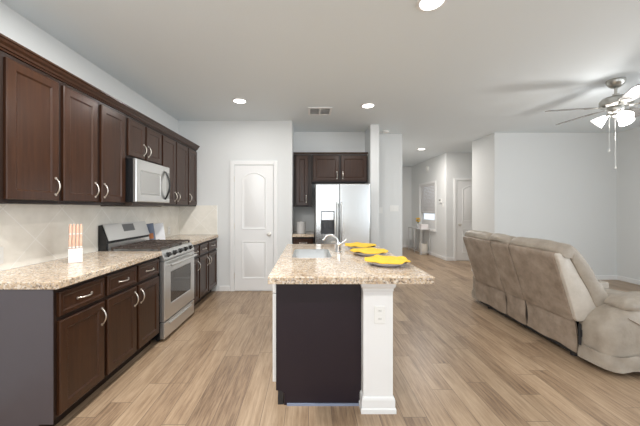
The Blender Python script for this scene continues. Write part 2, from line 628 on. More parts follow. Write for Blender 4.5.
interior_door(1, -1.19, 0.622, YB, 2.03, False, 'white two-panel pantry door with arched top panel left of the refrigerator', 'pantry door')
interior_door(2, 3.775, 0.76, 7.24, 2.03, True, 'white two-panel closet door at the end of the hall, behind the sofa', 'closet door')

# entry window with blind, a structure of its own
root = bpy.data.objects.new('window_3', None)
C.objects.link(root)
root.location = (XH, 0, 0)
tag(root, 'tall hall window with a white blind drawn most of the way down', 'window')
root['kind'] = 'structure'
bm = new()
for d in ((-0.02, 0, wy0 - 0.06, wy0, wz0 - 0.06, wz1 + 0.06), (-0.02, 0, wy1, wy1 + 0.06, wz0 - 0.06, wz1 + 0.06), (-0.02, 0, wy0, wy1, wz1, wz1 + 0.06), (-0.045, 0, wy0, wy1, wz0 - 0.06, wz0)):
    box(bm, *d, 0.003, 1)
for d in ((0.05, 0.09, wy0, wy0 + 0.05, wz0, wz1), (0.05, 0.09, wy1 - 0.05, wy1, wz0, wz1), (0.05, 0.09, wy0 + 0.05, wy1 - 0.05, wz0, wz0 + 0.05), (0.05, 0.09, wy0 + 0.05, wy1 - 0.05, wz1 - 0.05, wz1), (0.05, 0.09, wy0 + 0.05, wy1 - 0.05, 1.18, 1.22)):
    box(bm, *d)
obj('window_frame', bm, M['white'], root)
bm = new()
box(bm, 0.066, 0.072, wy0 + 0.05, wy1 - 0.05, wz0 + 0.05, wz1 - 0.05)
obj('pane', bm, M['glass'], root)
bm = new()
box(bm, 0.046, 0.0655, wy0 + 0.051, wy1 - 0.051, wz0 + 0.051, 1.0, 0.004, 1)
obj('lower_panel', bm, M['white'], root)['label'] = 'white solid lower panel'
bm = new()
z = 1.24
box(bm, 0.016, 0.036, wy0 + 0.012, wy1 - 0.012, z - 0.03, z)
while z < wz1 - 0.07:
    loft(bm, [[(0.012, y, z + 0.002), (0.040, y, z + 0.012), (0.040, y, z + 0.044), (0.034, y, z + 0.044), (0.034, y, z + 0.014), (0.012, y, z + 0.006)] for y in (wy0 + 0.012, wy1 - 0.012)])
    z += 0.042
box(bm, 0.008, 0.045, wy0 + 0.01, wy1 - 0.01, wz1 - 0.05, wz1 - 0.001)
obj('blind', bm, M['blind'], root)['label'] = 'white slatted blind'

# tiled backsplash
bm = new()
box(bm, XL, XL + 0.010, 1.635, YB - 0.010, 0.915, 1.385)
struct('trim_3', bm, M['tile_left'], None, 'beige diagonal tile backsplash along the left wall', 'backsplash')
bm = new()
box(bm, XL, -1.475, YB - 0.010, YB, 0.915, 1.385)
struct('trim_4', bm, M['tile_back'], None, 'beige diagonal tile backsplash return on the pantry wall', 'backsplash')


# ------------------------------------------------------------------ cabinets (local: x along the width, front faces -y, z up)
def front_panel(x0, x1, z0, z1, rail=0.055, t=0.02, recess=0.008):
    bm = new()
    rings = []
    for d, y in ((0, 0.0), (0, -t + 0.004), (0.005, -t), (rail, -t), (rail + 0.010, -t + recess)):
        rings.append([(x0 + d, y, z0 + d), (x1 - d, y, z0 + d), (x1 - d, y, z1 - d), (x0 + d, y, z1 - d)])
    loft(bm, rings)
    return bm


def pull(x, z, vert, y=-0.02, half=0.058):
    bm = new()
    pts, rs = [], []
    for k in range(13):
        t = -1 + 2 * k / 12
        out = 0.030 * math.cos(t * PI / 2) ** 0.7 if abs(t) < 1 else 0.0
        a = t * half
        pts.append((x, y - out, z + a) if vert else (x + a, y - out, z))
        rs.append(0.0036 + 0.0020 * (1 - abs(t)))
    tube(bm, pts, rs, 8)
    for t in (-1, 1):
        a = t * half
        p = (x, y, z + a) if vert else (x + a, y, z)
        lathe(bm, [(0.009, 0), (0.009, -0.004), (0.0, -0.006)], p, 10, 'y')
    return bm


def cabinet(name, label, group, loc, rot, w, d, z0, z1, doors, drawers=(), toe=0.0, mat_c='espresso_frame_shade'):
    root = thing(name, label, 'cabinet', loc, rot, group)
    bm = new()
    if toe:
        prism(bm, [(0.075, 0.0), (d, 0.0), (d, z1), (0, z1), (0, toe), (0.075, toe)], lambda u, v, a: (a, u, v), 0, w)
    else:
        box(bm, 0, w, 0, d, z0, z1, 0.002, 1)
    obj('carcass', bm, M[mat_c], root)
    for (x0, x1, a0, a1, side, hz) in doors:
        dr = obj('door', front_panel(x0, x1, a0, a1), M['espresso'], root)
        hx = x1 - 0.03 if side == 'r' else x0 + 0.03
        obj('handle', pull(hx, hz, True), M['nickel'], dr, True, 60)['label'] = 'arched brushed nickel pull'
    for (x0, x1, a0, a1) in drawers:
        dr = obj('drawer', front_panel(x0, x1, a0, a1, 0.024, 0.02, 0.006), M['espresso'], root)
        obj('handle', pull((x0 + x1) / 2, (a0 + a1) / 2, False), M['nickel'], dr, True, 60)['label'] = 'arched brushed nickel pull'
    return root


FU = -1.81          # face of the wall cabinets' frames
DU = FU - XL - 0.0015
UZ0, UZ1 = 1.37, 2.27


def upper(y0, y1, z0, doors, label):
    ds = [(a - y0, b - y0, z0 + 0.025, UZ1 - 0.03, s, z0 + 0.025 + 0.10) for a, b, s in doors]
    return cabinet('wall_cabinet', label, 'dark wall cabinets over the left counter', (FU, y0, 0), PI / 2, y1 - y0 - 0.002, DU - 0.001, z0, UZ1, ds)


upper(1.650, 2.062, UZ0, [(1.684, 2.041, 'r')], 'dark wood wall cabinet with one door, nearest to us in the upper row')
upper(2.062, 2.800, UZ0, [(2.079, 2.415, 'r'), (2.462, 2.780, 'l')], 'dark wood wall cabinet with two doors just before the microwave')
upper(2.800, 3.482, 1.845, [(2.832, 3.119, 'r'), (3.148, 3.466, 'l')], 'short dark wood wall cabinet directly above the microwave')
upper(3.482, 4.236, UZ0, [(3.500, 3.837, 'r'), (3.866, 4.219, 'l')], 'dark wood wall cabinet with two doors just past the microwave')
upper(4.236, YB - 0.012, UZ0, [(4.254, 4.560, 'l')], 'dark wood wall cabinet with one narrow door against the pantry wall')

# crown moulding over the row of wall cabinets
bm = new()
prof = [(-0.012, 2.272), (0.008, 2.272), (0.012, 2.282), (0.020, 2.286), (0.024, 2.300), (0.038, 2.312), (0.044, 2.326), (0.052, 2.330), (0.052, 2.342), (-0.012, 2.342)]
prism(bm, prof, lambda u, v, a: (FU + u, a, v), 1.60, YB - 0.002)
prism(bm, [(-p + 1.65, q) for p, q in prof], lambda u, v, a: (a, u, v), XL + 0.002, FU - 0.0125)
tag(obj('crown_moulding', bm, M['espresso']), 'long dark wood crown moulding along the top of the left cabinets', 'moulding')

FB = -1.49          # face of the base cabinets' frames
DB = FB - XL - 0.0015


def base(y0, y1, cols, label, group='dark base cabinets along the left wall'):
    doors = [(a - y0, b - y0, 0.115, 0.672, s, 0.672 - 0.10) for a, b, s in cols]
    drw = [(a - y0, b - y0, 0.700, 0.842) for a, b, s in cols]
    return cabinet('base_cabinet', label, group, (FB, y0, 0), PI / 2, y1 - y0 - 0.002, DB, 0, 0.868, doors, drw, 0.10)


c = base(1.655, 2.066, [(1.680, 2.050, 'r')], 'dark base cabinet with one door nearest to us, its plain end panel showing')
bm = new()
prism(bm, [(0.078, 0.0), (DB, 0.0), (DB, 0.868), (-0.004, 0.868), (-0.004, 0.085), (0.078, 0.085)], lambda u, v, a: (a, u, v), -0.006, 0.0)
obj('end_panel', bm, M['end_laminate_sheen'], c)['label'] = 'plain dark laminate end panel'
base(2.066, 2.815, [(2.082, 2.434, 'r'), (2.463, 2.800, 'l')], 'dark base cabinet with two doors just before the stove')
base(3.574, 3.832, [(3.592, 3.815, 'r')], 'narrow dark base cabinet touching the far side of the stove')
base(3.832, YB - 0.012, [(3.848, 4.165, 'r'), (4.195, 4.560, 'l')], 'dark base cabinet with two doors against the pantry wall')


def slab_top(name, dims, label, hole=None):
    x0, x1, y0, y1, z0, z1 = dims
    bm = new()
    if hole is None:
        box(bm, *dims, 0.006, 2)
    else:
        hx0, hx1, hy0, hy1 = hole
        r = 0.05

        def rr(a0, a1, b0, b1, rad, n):
            out = []
            for (cx, cy, s) in ((a1 - rad, b0 + rad, -90), (a1 - rad, b1 - rad, 0), (a0 + rad, b1 - rad, 90), (a0 + rad, b0 + rad, 180)):
                for k in range(n + 1):
                    an = math.radians(s + 90 * k / n)
                    out.append((cx + rad * math.cos(an), cy + rad * math.sin(an)))
            return out
        out0, inn = rr(x0, x1, y0, y1, 0.012, 5), rr(hx0, hx1, hy0, hy1, r, 5)
        out1 = rr(x0 + 0.005, x1 - 0.005, y0 + 0.005, y1 - 0.005, 0.010, 5)
        loops = [[(p[0], p[1], z0) for p in inn], [(p[0], p[1], z0) for p in out0], [(p[0], p[1], z1 - 0.005) for p in out0], [(p[0], p[1], z1) for p in out1], [(p[0], p[1], z1) for p in inn], [(p[0], p[1], z0) for p in inn]]
        loft(bm, loops, True, False)
        bmesh.ops.remove_doubles(bm, verts=bm.verts, dist=1e-5)
    return tag(obj(name, bm, M['granite']), label, 'countertop')


CT = 0.915
slab_top('worktop', (XL + 0.011, -1.452, 1.640, 2.817, 0.870, CT), 'beige speckled granite countertop between us and the stove')
slab_top('worktop', (XL + 0.011, -1.452, 3.572, YB - 0.011, 0.870, CT), 'short speckled granite countertop past the stove by the pantry wall')

# ------------------------------------------------------------------ gas range
R = thing('gas_range', 'stainless steel gas range set between the left base cabinets', 'stove', (-1.45, 2.822, 0), PI / 2)
w, d = 0.745, 0.640
bm = new()
box(bm, 0, w, 0.03, d, 0.03, 0.905, 0.003, 1)
obj('body', bm, M['black'], R)['label'] = 'black enamel side panels'
bm = new()
prism(bm, [(0.03, 0.812), (-0.012, 0.812), (-0.016, 0.83), (0.016, 0.905), (0.03, 0.905)], lambda u, v, a: (a, u, v), 0, w)
cp = obj('control_panel', bm, M['steel'], R)
for k in range(5):
    bm = new()
    cx = 0.10 + k * 0.136
    nrm = Vector((0, -0.92, 0.39))
    p0 = Vector((cx, -0.001, 0.862))
    tube(bm, [p0 + nrm * 0.0, p0 + nrm * 0.008, p0 + nrm * 0.009, p0 + nrm * 0.032], [0.027, 0.027, 0.022, 0.019], 16)
    kb = obj('knob', bm, M['black'], R, True)
    kb['label'] = 'black burner knob'
bm = new()
box(bm, 0, w, 0.016, d - 0.10, 0.905, 0.915, 0.003, 1)
obj('cooktop', bm, M['steel'], R)
for (cx, cy, r) in ((0.17, 0.15, 0.05), (0.17, 0.41, 0.04), (0.3725, 0.28, 0.055), (0.575, 0.15, 0.055), (0.575, 0.41, 0.04)):
    bm = new()
    lathe(bm, [(r, 0.9155), (r, 0.922), (r * 0.75, 0.924), (r * 0.72, 0.932), (r * 0.1, 0.934)], (cx, cy, 0), 18)
    obj('burner', bm, M['iron'], R, True)
for g0 in (0.02, 0.258, 0.496):
    bm = new()
    gx0, gx1, gy0, gy1 = g0, g0 + 0.229, 0.035, 0.525
    zt = 0.948
    b = 0.006
    for x in (gx0 + b, gx1 - b):
        box(bm, x - b, x + b, gy0, gy1, zt - 0.014, zt, 0.002, 1)
    for y in (gy0 + b, (gy0 + gy1) / 2, gy1 - b):
        box(bm, gx0 + 2 * b, gx1 - 2 * b, y - b, y + b, zt - 0.014, zt, 0.002, 1)
    for yc in (0.15, 0.41):
        xm = (gx0 + gx1) / 2
        box(bm, xm - b, xm + b, yc - 0.10, yc + 0.10, zt - 0.010, zt + 0.006, 0.002, 1)
        for s in (-1, 1):
            box(bm, xm + s * 0.06 - 0.045, xm + s * 0.06 + 0.045, yc - b, yc + b, zt - 0.010, zt + 0.006, 0.002, 1)
    for x in (gx0 + b, gx1 - b):
        for y in (gy0 + b, gy1 - b):
            box(bm, x - 0.008, x + 0.008, y - 0.008, y + 0.008, 0.9155, zt - 0.01)
    obj('burner_grate', bm, M['iron'], R)['label'] = 'dark cast iron grate'
# backguard: black ends, riser and slanted control face
bm = new()
prism(bm, [(0.555, 0.915), (d, 0.915), (d, 1.165), (0.612, 1.172), (0.548, 1.005), (0.56, 0.998)], lambda u, v, a: (a, u, v), 0, w)
bg = obj('backguard', bm, M['black'], R)
bm = new()
prism(bm, [(0.608, 1.175), (0.545, 1.010), (0.541, 1.014), (0.600, 1.180), (0.640, 1.172), (0.640, 1.168)], lambda u, v, a: (a, u, v), 0.012, w - 0.004)
obj('console_face', bm, M['steel'], bg)['label'] = 'slanted stainless control face'
bm = new()
box(bm, 0.02, w - 0.004, 0.548, 0.554, 0.916, 0.985)
obj('riser_panel', bm, M['steel'], bg)
bm = new()
prism(bm, [(0.5968, 1.163), (0.5698, 1.086), (0.5668, 1.088), (0.5938, 1.165)], lambda u, v, a: (a, u, v), 0.285, 0.485)
obj('display', bm, M['grey'], bg)['label'] = 'grey display window'
# oven door
bm = new()
rings = []
wx0, wx1, wz_0, wz_1 = 0.13, 0.635, 0.35, 0.685
for (a0, a1, b0, b1, y) in ((0.004, w - 0.004, 0.205, 0.805, 0.028), (0.004, w - 0.004, 0.205, 0.805, -0.012), (0.010, w - 0.010, 0.211, 0.799, -0.018), (wx0, wx1, wz_0, wz_1, -0.018), (wx0 + 0.008, wx1 - 0.008, wz_0 + 0.008, wz_1 - 0.008, -0.010)):
    rings.append([(a0, y, b0), (a1, y, b0), (a1, y, b1), (a0, y, b1)])
loft(bm, rings)
od = obj('oven_door', bm, M['steel'], R)
bm = new()
box(bm, wx0 + 0.009, wx1 - 0.009, -0.0155, -0.0102, wz_0 + 0.009, wz_1 - 0.009)
obj('window', bm, M['black_glass'], od)['label'] = 'dark glass oven window'
bm = new()
tube(bm, [(0.05, -0.06, 0.765), (0.12, -0.066, 0.765), (0.62, -0.066, 0.765), (0.695, -0.06, 0.765)], 0.013, 12)
for x in (0.07, 0.675):
    box(bm, x - 0.012, x + 0.012, -0.062, -0.017, 0.755, 0.775, 0.003, 1)
obj('handle', bm, M['steel'], od, True)
bm = new()
box(bm, 0.004, w - 0.004, -0.016, 0.028, 0.035, 0.195, 0.005, 2)
dw = obj('drawer', bm, M['steel'], R)
bm = new()
prism(bm, [(-0.0165, 0.150), (-0.034, 0.158), (-0.034, 0.166), (-0.0165, 0.172)], lambda u, v, a: (a, u, v), 0.10, 0.645)
obj('handle', bm, M['steel'], dw)
for x in (0.05, w - 0.05):
    for y in (0.07, d - 0.06):
        bm = new()
        lathe(bm, [(0.018, 0.0), (0.018, 0.031)], (x, y, 0), 10)
        obj('foot', bm, M['black'], R)

# ------------------------------------------------------------------ microwave over the range
R = thing('microwave', 'stainless over-the-range microwave hanging above the stove', 'microwave', (-1.70, 2.80, 1.405), PI / 2)
w, d, h = 0.680, 0.400, 0.430
bm = new()
box(bm, 0, w, 0.03, d, 0, h, 0.003, 1)
obj('body', bm, M['black'], R)['label'] = 'black side casing'
bm = new()
rings = []
for (a0, a1, b0, b1, y) in ((0, w, 0.0, h, 0.029), (0, w, 0.0, h, 0.006), (0.008, w - 0.008, 0.008, h - 0.008, 0.0), (0.075, 0.465, 0.075, 0.325, 0.0), (0.085, 0.455, 0.085, 0.315, 0.006)):
    rings.append([(a0, y, b0), (a1, y, b0), (a1, y, b1), (a0, y, b1)])
loft(bm, rings)
dr = obj('door', bm, M['steel'], R)
bm = new()
box(bm, 0.0855, 0.4545, 0.003, 0.0058, 0.0855, 0.3145)
obj('window', bm, M['mw_glass'], dr)['label'] = 'grey mesh window'
bm = new()
box(bm, 0.60, 0.665, -0.002, -0.0002, 0.05, 0.36)
obj('keypad', bm, M['mw_glass'], dr)
bm = new()
pts = []
for k in range(13):
    t = -1 + 2 * k / 12
    pts.append((0.56, -0.004 - 0.055 * math.cos(t * PI / 2), 0.205 + t * 0.165))
tube(bm, pts, 0.011, 10)
obj('handle', bm, M['black'], dr, True)['label'] = 'bowed black handle'
bm = new()
prism(bm, [(0.06, -0.0305), (0.10, -0.046), (d - 0.02, -0.046), (d - 0.02, -0.0015), (0.06, -0.0015)], lambda u, v, a: (a, u, v), 0.04, w - 0.02)
obj('vent_grille', bm, M['iron'], R)['label'] = 'dark brown vent grille underneath'

# ------------------------------------------------------------------ island
IX0, IX1, IY0, IY1 = -0.2215, 0.36, 1.936, 3.345
I = thing('kitchen_island', 'kitchen island with dark end panel and white column under the granite', 'island', ((IX0 + IX1) / 2, (IY0 + IY1) / 2, 0))
ox, oy = I.location.x, I.location.y


def ib(x0, x1, y0, y1, z0, z1, bev=0.0):
    bm = new()
    box(bm, x0 - ox, x1 - ox, y0 - oy, y1 - oy, z0, z1, bev, 1)
    return bm


bm = new()
prism(bm, [(IX0 + 0.055, 0.0), (IX1 - 0.001, 0.0), (IX1 - 0.001, 0.868), (IX0, 0.868), (IX0, 0.10), (IX0 + 0.03, 0.10), (IX0 + 0.055, 0.08)], lambda u, v, a: (u - ox, a - oy, v), IY0, IY0 + 0.02)
obj('end_panel', bm, M['espresso_flat'], I)['label'] = 'large plain dark end panel'
bm = ib(IX0 + 0.02, IX0 + 0.04, 2.575, IY1, 0.10, 0.868)
box(bm, IX0 + 0.041 - ox, IX1 - 0.021 - ox, IY1 - 0.02 - oy, IY1 - oy, 0.10, 0.868)
box(bm, IX0 + 0.041 - ox, IX1 - 0.021 - ox, 2.576 - oy, IY1 - 0.021 - oy, 0.10, 0.12)
box(bm, IX0 + 0.09 - ox, IX1 - 0.002 - ox, IY0 + 0.021 - oy, IY1 - oy, 0.0, 0.099)
box(bm, IX1 - 0.02 - ox, IX1 - 0.002 - ox, IY0 + 0.021 - oy, IY1 - oy, 0.10, 0.868)
obj('carcass', bm, M['espresso'], I)
for (a, b, s) in ((2.585, 2.955, 'r'), (2.965, 3.335, 'l')):
    bm = front_panel(-b, -a, 0.115, 0.672)
    MR = Matrix.Translation((IX0 + 0.02 - ox, -oy, 0)) @ Matrix.Rotation(-PI / 2, 4, 'Z')
    bmesh.ops.transform(bm, matrix=MR, verts=bm.verts)
    dr = obj('door', bm, M['espresso'], I)
    bm = pull((-a - 0.03) if s == 'l' else (-b + 0.03), 0.57, True)
    bmesh.ops.transform(bm, matrix=MR, verts=bm.verts)
    obj('handle', bm, M['nickel'], dr, True, 60)
bm = ib(IX0 + 0.075, IX1 + 0.0, IY0 - 0.010, IY0 - 0.0005, 0.0, 0.014)
obj('floor_strip', bm, mat('blue_grey_strip', (0.25, 0.29, 0.40), 0.4), I)['label'] = 'thin blue-grey strip along the floor'
bm = ib(IX0 + 0.012, IX0 + 0.05, IY0 + 0.005, IY0 + 0.045, 0.0, 0.095)
obj('toe_bracket', bm, M['dark_frame'], I)
cx0, cx1, cy0 = 0.361, 0.555, 1.868
bm = ib(cx0, cx1, cy0, IY1, 0.0, 0.868)
obj('half_wall', bm, M['white'], I)['label'] = 'white painted half wall'
bm = new()


def collar(bm, prof):
    loops = []
    for dd, z in prof:
        loops.append([(cx0 - dd - ox, cy0 - dd - oy, z), (cx1 + dd - ox, cy0 - dd - oy, z), (cx1 + dd - ox, cy0 + 0.19 + dd - oy, z), (cx0 - dd - ox, cy0 + 0.19 + dd - oy, z)])
    loft(bm, loops)


collar(bm, [(0.018, 0.0), (0.018, 0.028), (0.012, 0.034), (0.012, 0.085), (0.009, 0.097), (0.001, 0.103)])
obj('column_base', bm, M['white'], I)
bm = new()
collar(bm, [(0.001, 0.795), (0.004, 0.80), (0.004, 0.812), (0.016, 0.83), (0.016, 0.868)])
obj('column_capital', bm, M['white'], I)

slab_top('island_worktop', (-0.255, 0.786, 1.765, 3.385, 0.870, CT), 'speckled granite island countertop with a sink cut into it', (-0.145, 0.205, 2.43, 2.93))

# dishwasher in the island, seen edge-on
R = thing('dishwasher', 'white dishwasher built into the left side of the island, seen edge-on', 'dishwasher', (IX0 + 0.03, 2.572, 0), -PI / 2)
w = 0.60
bm = new()
box(bm, 0.14, w - 0.012, 0.012, 0.50, 0.115, 0.862)
obj('body', bm, M['grey'], R)
bm = new()
box(bm, 0.0, w, -0.058, 0.011, 0.135, 0.745, 0.004, 2)
dr = obj('door', bm, M['white'], R)
bm = new()
box(bm, 0.0, w, -0.058, 0.011, 0.750, 0.862, 0.004, 2)
obj('control_panel', bm, M['white'], R)
# sink bowl and tap
bm = new()


def rrect(x0, x1, y0, y1, r, z, n=5):
    out = []
    for (cx, cy, s) in ((x1 - r, y0 + r, -90), (x1 - r, y1 - r, 0), (x0 + r, y1 - r, 90), (x0 + r, y0 + r, 180)):
        for k in range(n + 1):
            an = math.radians(s + 90 * k / n)
            out.append((cx + r * math.cos(an), cy + r * math.sin(an), z))
    return out


SK = thing('sink', 'stainless steel sink bowl set into the island granite', 'sink', (0.03, 2.68, 0.70))


def sk(z, g, r):
    return rrect(-0.175 + g, 0.175 - g, -0.25 + g, 0.25 - g, r, z)


loft(bm, [sk(0.1695, -0.012, 0.06), sk(0.1695, 0.0015, 0.0485), sk(0.219, 0.0015, 0.0485), sk(0.219, 0.004, 0.046), sk(0.03, 0.008, 0.05), sk(0.004, 0.03, 0.06), sk(0.0, 0.06, 0.06)], True, False)
bm.faces.new([v for v in bm.verts][-24:])
o = obj('bowl', bm, M['steel'], SK, True, 50)
bm = new()
lathe(bm, [(0.042, 0.001), (0.042, 0.004), (0.03, 0.003), (0.0, 0.002)], (0, 0, 0), 20)
obj('drain', bm, M['chrome'], SK, True)

R = thing('faucet', 'chrome arched kitchen faucet standing right of the sink', 'faucet', (0.285, 2.74, CT))
bm = new()
lathe(bm, [(0.034, 0), (0.034, 0.006), (0.026, 0.012), (0.024, 0.07), (0.027, 0.085), (0.022, 0.10), (0.0, 0.104)], (0, 0, 0), 20)
obj('body', bm, M['chrome'], R, True)
bm = new()
pts = [(0, 0, 0.098)]
for k in range(15):
    a = math.radians(10 + 145 * k / 14)
    pts.append((-0.066 + 0.066 * math.cos(a) - 0.012 * math.sin(a), 0, 0.100 + 0.070 * math.sin(a)))
pts.append((-0.145, 0, 0.118))
tube(bm, pts, [0.013] + [0.010] * 14 + [0.010, 0.012], 12)
obj('spout', bm, M['chrome'], R, True)
bm = new()
tube(bm, [(0.018, 0, 0.085), (0.05, -0.004, 0.10), (0.085, -0.01, 0.128)], [0.011, 0.008, 0.007], 10)
obj('lever', bm, M['chrome'], R, True)
R = thing('soap_dispenser', 'small chrome soap dispenser behind the island faucet', 'soap dispenser', (0.29, 2.92, CT))
bm = new()
lathe(bm, [(0.022, 0), (0.022, 0.006), (0.014, 0.010), (0.013, 0.05), (0.0, 0.052)], (0, 0, 0), 16)
obj('body', bm, M['chrome'], R, True)
bm = new()
tube(bm, [(0, 0, 0.05), (0, 0, 0.075), (-0.02, 0, 0.085), (-0.055, 0, 0.078)], 0.007, 8)
obj('nozzle', bm, M['chrome'], R, True)

# plates with folded yellow napkins
bm = new()
lathe(bm, [(0.0, 0.003), (0.085, 0.003), (0.09, 0.0), (0.098, 0.0), (0.105, 0.006), (0.155, 0.028), (0.158, 0.031), (0.152, 0.031), (0.108, 0.012), (0.09, 0.008), (0.0, 0.008)], (0, 0, 0), 40, caps=False)
plate = obj('plate', bm, M['ceramic'], None, True, 50)


def napkin_mesh(seed):
    random.seed(seed)
    ph = [random.uniform(0, 6.28) for _ in range(4)]
    bm = new()
    rings = []
    NR, NS = 9, 64

    def hz(r, a):
        t = r / 0.165
        z = 0.0335 + 0.005 * (1 - t * t)
        z += t * t * (0.007 * math.sin(5 * a + ph[0]) + 0.004 * math.sin(9 * a + ph[1])) + 0.003 * math.sin(r * 60 + 2 * a + ph[2])
        return max(z, 0.0335) + 0.0005
    for side in (0, 1):
        rr = range(1, NR + 1) if side == 0 else range(NR, 0, -1)
        for i in rr:
            t = i / NR
            loop = []
            for k in range(NS):
                a = 2 * PI * k / NS
                rad = t * (0.165 + t * (0.006 * math.sin(8 * a + ph[3]) + 0.005 * math.sin(3 * a + ph[1])))
                loop.append((rad * math.cos(a), rad * math.sin(a), hz(rad, a) + (0.0 if side == 0 else 0.007 if i < NR else 0.005)))
            rings.append(loop)
    loft(bm, rings)
    return bm


spots = ((0.587, 2.15, 'nearest to us'), (0.552, 2.60, 'in the middle of the three'), (0.552, 3.00, 'farthest, nearest the refrigerator'))
plate['category'] = 'plate'
plate['group'] = 'plates along the island'
for i, (x, y, t) in enumerate(spots):
    p = plate if i == 0 else plate.copy()
    if i:
        C.objects.link(p)
    p.location = (x, y, CT + 0.0005)
    p['label'] = 'pale round plate under a yellow napkin on the island, ' + t
    nk = obj('napkin', napkin_mesh(20 + i), M['yellow'], None, True, 60)
    zmin = 0.034
    nk.location = (x, y, CT + zmin)
    tag(nk, 'ruffled round yellow napkin on a plate on the island, ' + t, 'napkin', 'yellow napkins on the plates')


def outlet(loc, rot, label, name='wall_outlet', kind='outlet', gangs=1):
    R = thing(name, label, kind, loc, rot, 'white electrical plates')
    w = 0.073 + 0.046 * (gangs - 1)
    bm = new()
    box(bm, -w / 2, w / 2, -0.006, -0.0005, -0.058, 0.058, 0.002, 1)
    obj('cover_plate', bm, M['plastic'], R)
    for g in range(gangs):
        gx = (g - (gangs - 1) / 2) * 0.046
        if kind == 'outlet':
            for s in (-1, 1):
                bm = new()
                box(bm, gx - 0.017, gx + 0.017, -0.0085, -0.0062, s * 0.026 - 0.015, s * 0.026 + 0.015, 0.002, 1)
                so = obj('socket', bm, M['plastic'], R)
                bm = new()
                for q in (-0.006, 0.006):
                    box(bm, gx + q - 0.0015, gx + q + 0.0015, -0.0092, -0.0087, s * 0.026 - 0.004, s * 0.026 + 0.006)
                obj('slots', bm, M['slot'], so)
        else:
            bm = new()
            box(bm, gx - 0.016, gx + 0.016, -0.010, -0.0062, -0.033, 0.033, 0.002, 1)
            obj('rocker', bm, M['plastic'], R)
    return R


outlet((0.468, cy0, 0.642), 0, 'white outlet on the front of the island column')
outlet((XL + 0.010, 1.910, 1.02), PI / 2, 'white outlet on the tiles at the left edge of the picture')
outlet((XL + 0.010, 4.26, 1.01), PI / 2, 'white outlet on the tiles past the stove')
outlet((1.635, 5.42, 1.335), 0, 'wide white switch plate on the wall right of the refrigerator', 'light_switch', 'switch', 3)
outlet((1.375, 5.42, 1.30), 0, 'single white switch close beside the wall end by the refrigerator', 'light_switch', 'switch', 1)
outlet((XH, 7.40, 1.42), -PI / 2, 'small white switch plate on the hall wall beside the closet corner', 'light_switch', 'switch', 1)

R = thing('wall_keypad', 'small white keypad high beside the hall window', 'keypad', (XH, 7.54, 1.53), -PI / 2)
bm = new()
box(bm, -0.07, 0.07, -0.025, -0.0005, -0.055, 0.055, 0.005, 2)
obj('case', bm, M['plastic'], R)
bm = new()
box(bm, -0.045, 0.045, -0.027, -0.0255, 0.0, 0.04)
obj('screen', bm, M['grey'], R)
R = thing('door_chime', 'white round chime high on the hall wall above the window', 'chime', (XH, 8.35, 2.50), -PI / 2)
bm = new()
lathe(bm, [(0.08, -0.0005), (0.08, -0.03), (0.07, -0.042), (0.0, -0.045)], (0, 0, 0), 24, 'y')
obj('cover', bm, M['plastic'], R, True)

# ------------------------------------------------------------------ things on the left counter
R = thing('utensil_block', 'white square block holding copper handled utensils on the left counter', 'utensil holder', (-1.845, 2.25, CT), 0.66)
bm = new()
box(bm, -0.044, 0.044, -0.044, 0.044, 0, 0.110, 0.005, 2)
obj('holder', bm, M['white_ceramic'], R)
for row, (yy, z1) in enumerate(((-0.026, 0.200), (0.020, 0.300))):
    for k in range(4):
        x = -0.033 + 0.022 * k
        bm = new()
        tube(bm, [(x, yy, 0.1105), (x, yy, 0.125), (x, yy, z1 - 0.02), (x, yy, z1)], [0.005, 0.0085, 0.0095, 0.006], 10)
        obj('utensil_handle', bm, M['copper'], R, True)
        bm = new()
        lathe(bm, [(0.0098, z1 - 0.082), (0.0098, z1 - 0.074)], (x, yy, 0), 10)
        obj('collar', bm, M['white_ceramic'], R, True)

R = thing('cookbook', 'open cookbook propped upright on the counter beyond the stove', 'book', (-1.965, 3.66, CT), 0.0)
for s, ang, mm in ((1, 0.30, 'paper'), (-1, PI + 0.25, 'cover')):
    bm = new()
    box(bm, 0.003, 0.112 if s > 0 else 0.085, -0.004, 0.004, 0.0, 0.225, 0.001, 1)
    bmesh.ops.rotate(bm, verts=bm.verts, cent=(0, 0, 0), matrix=Matrix.Rotation(ang, 3, 'Z'))
    bmesh.ops.rotate(bm, verts=bm.verts, cent=(0, 0, 0), matrix=Matrix.Rotation(-0.14, 3, 'Y'))
    zz = min(v.co.z for v in bm.verts)
    bmesh.ops.translate(bm, verts=bm.verts, vec=(0, 0, -zz))
    cv = obj('cover', bm, M[mm], R)
    if s < 0:
        bm = new()
        box(bm, 0.02, 0.07, 0.0045, 0.0055, 0.03, 0.10)
        bmesh.ops.rotate(bm, verts=bm.verts, cent=(0, 0, 0), matrix=Matrix.Rotation(ang, 3, 'Z'))
        bmesh.ops.rotate(bm, verts=bm.verts, cent=(0, 0, 0), matrix=Matrix.Rotation(-0.14, 3, 'Y'))
        bmesh.ops.translate(bm, verts=bm.verts, vec=(0, 0, -zz))
        obj('cover_picture', bm, M['orange'], cv)

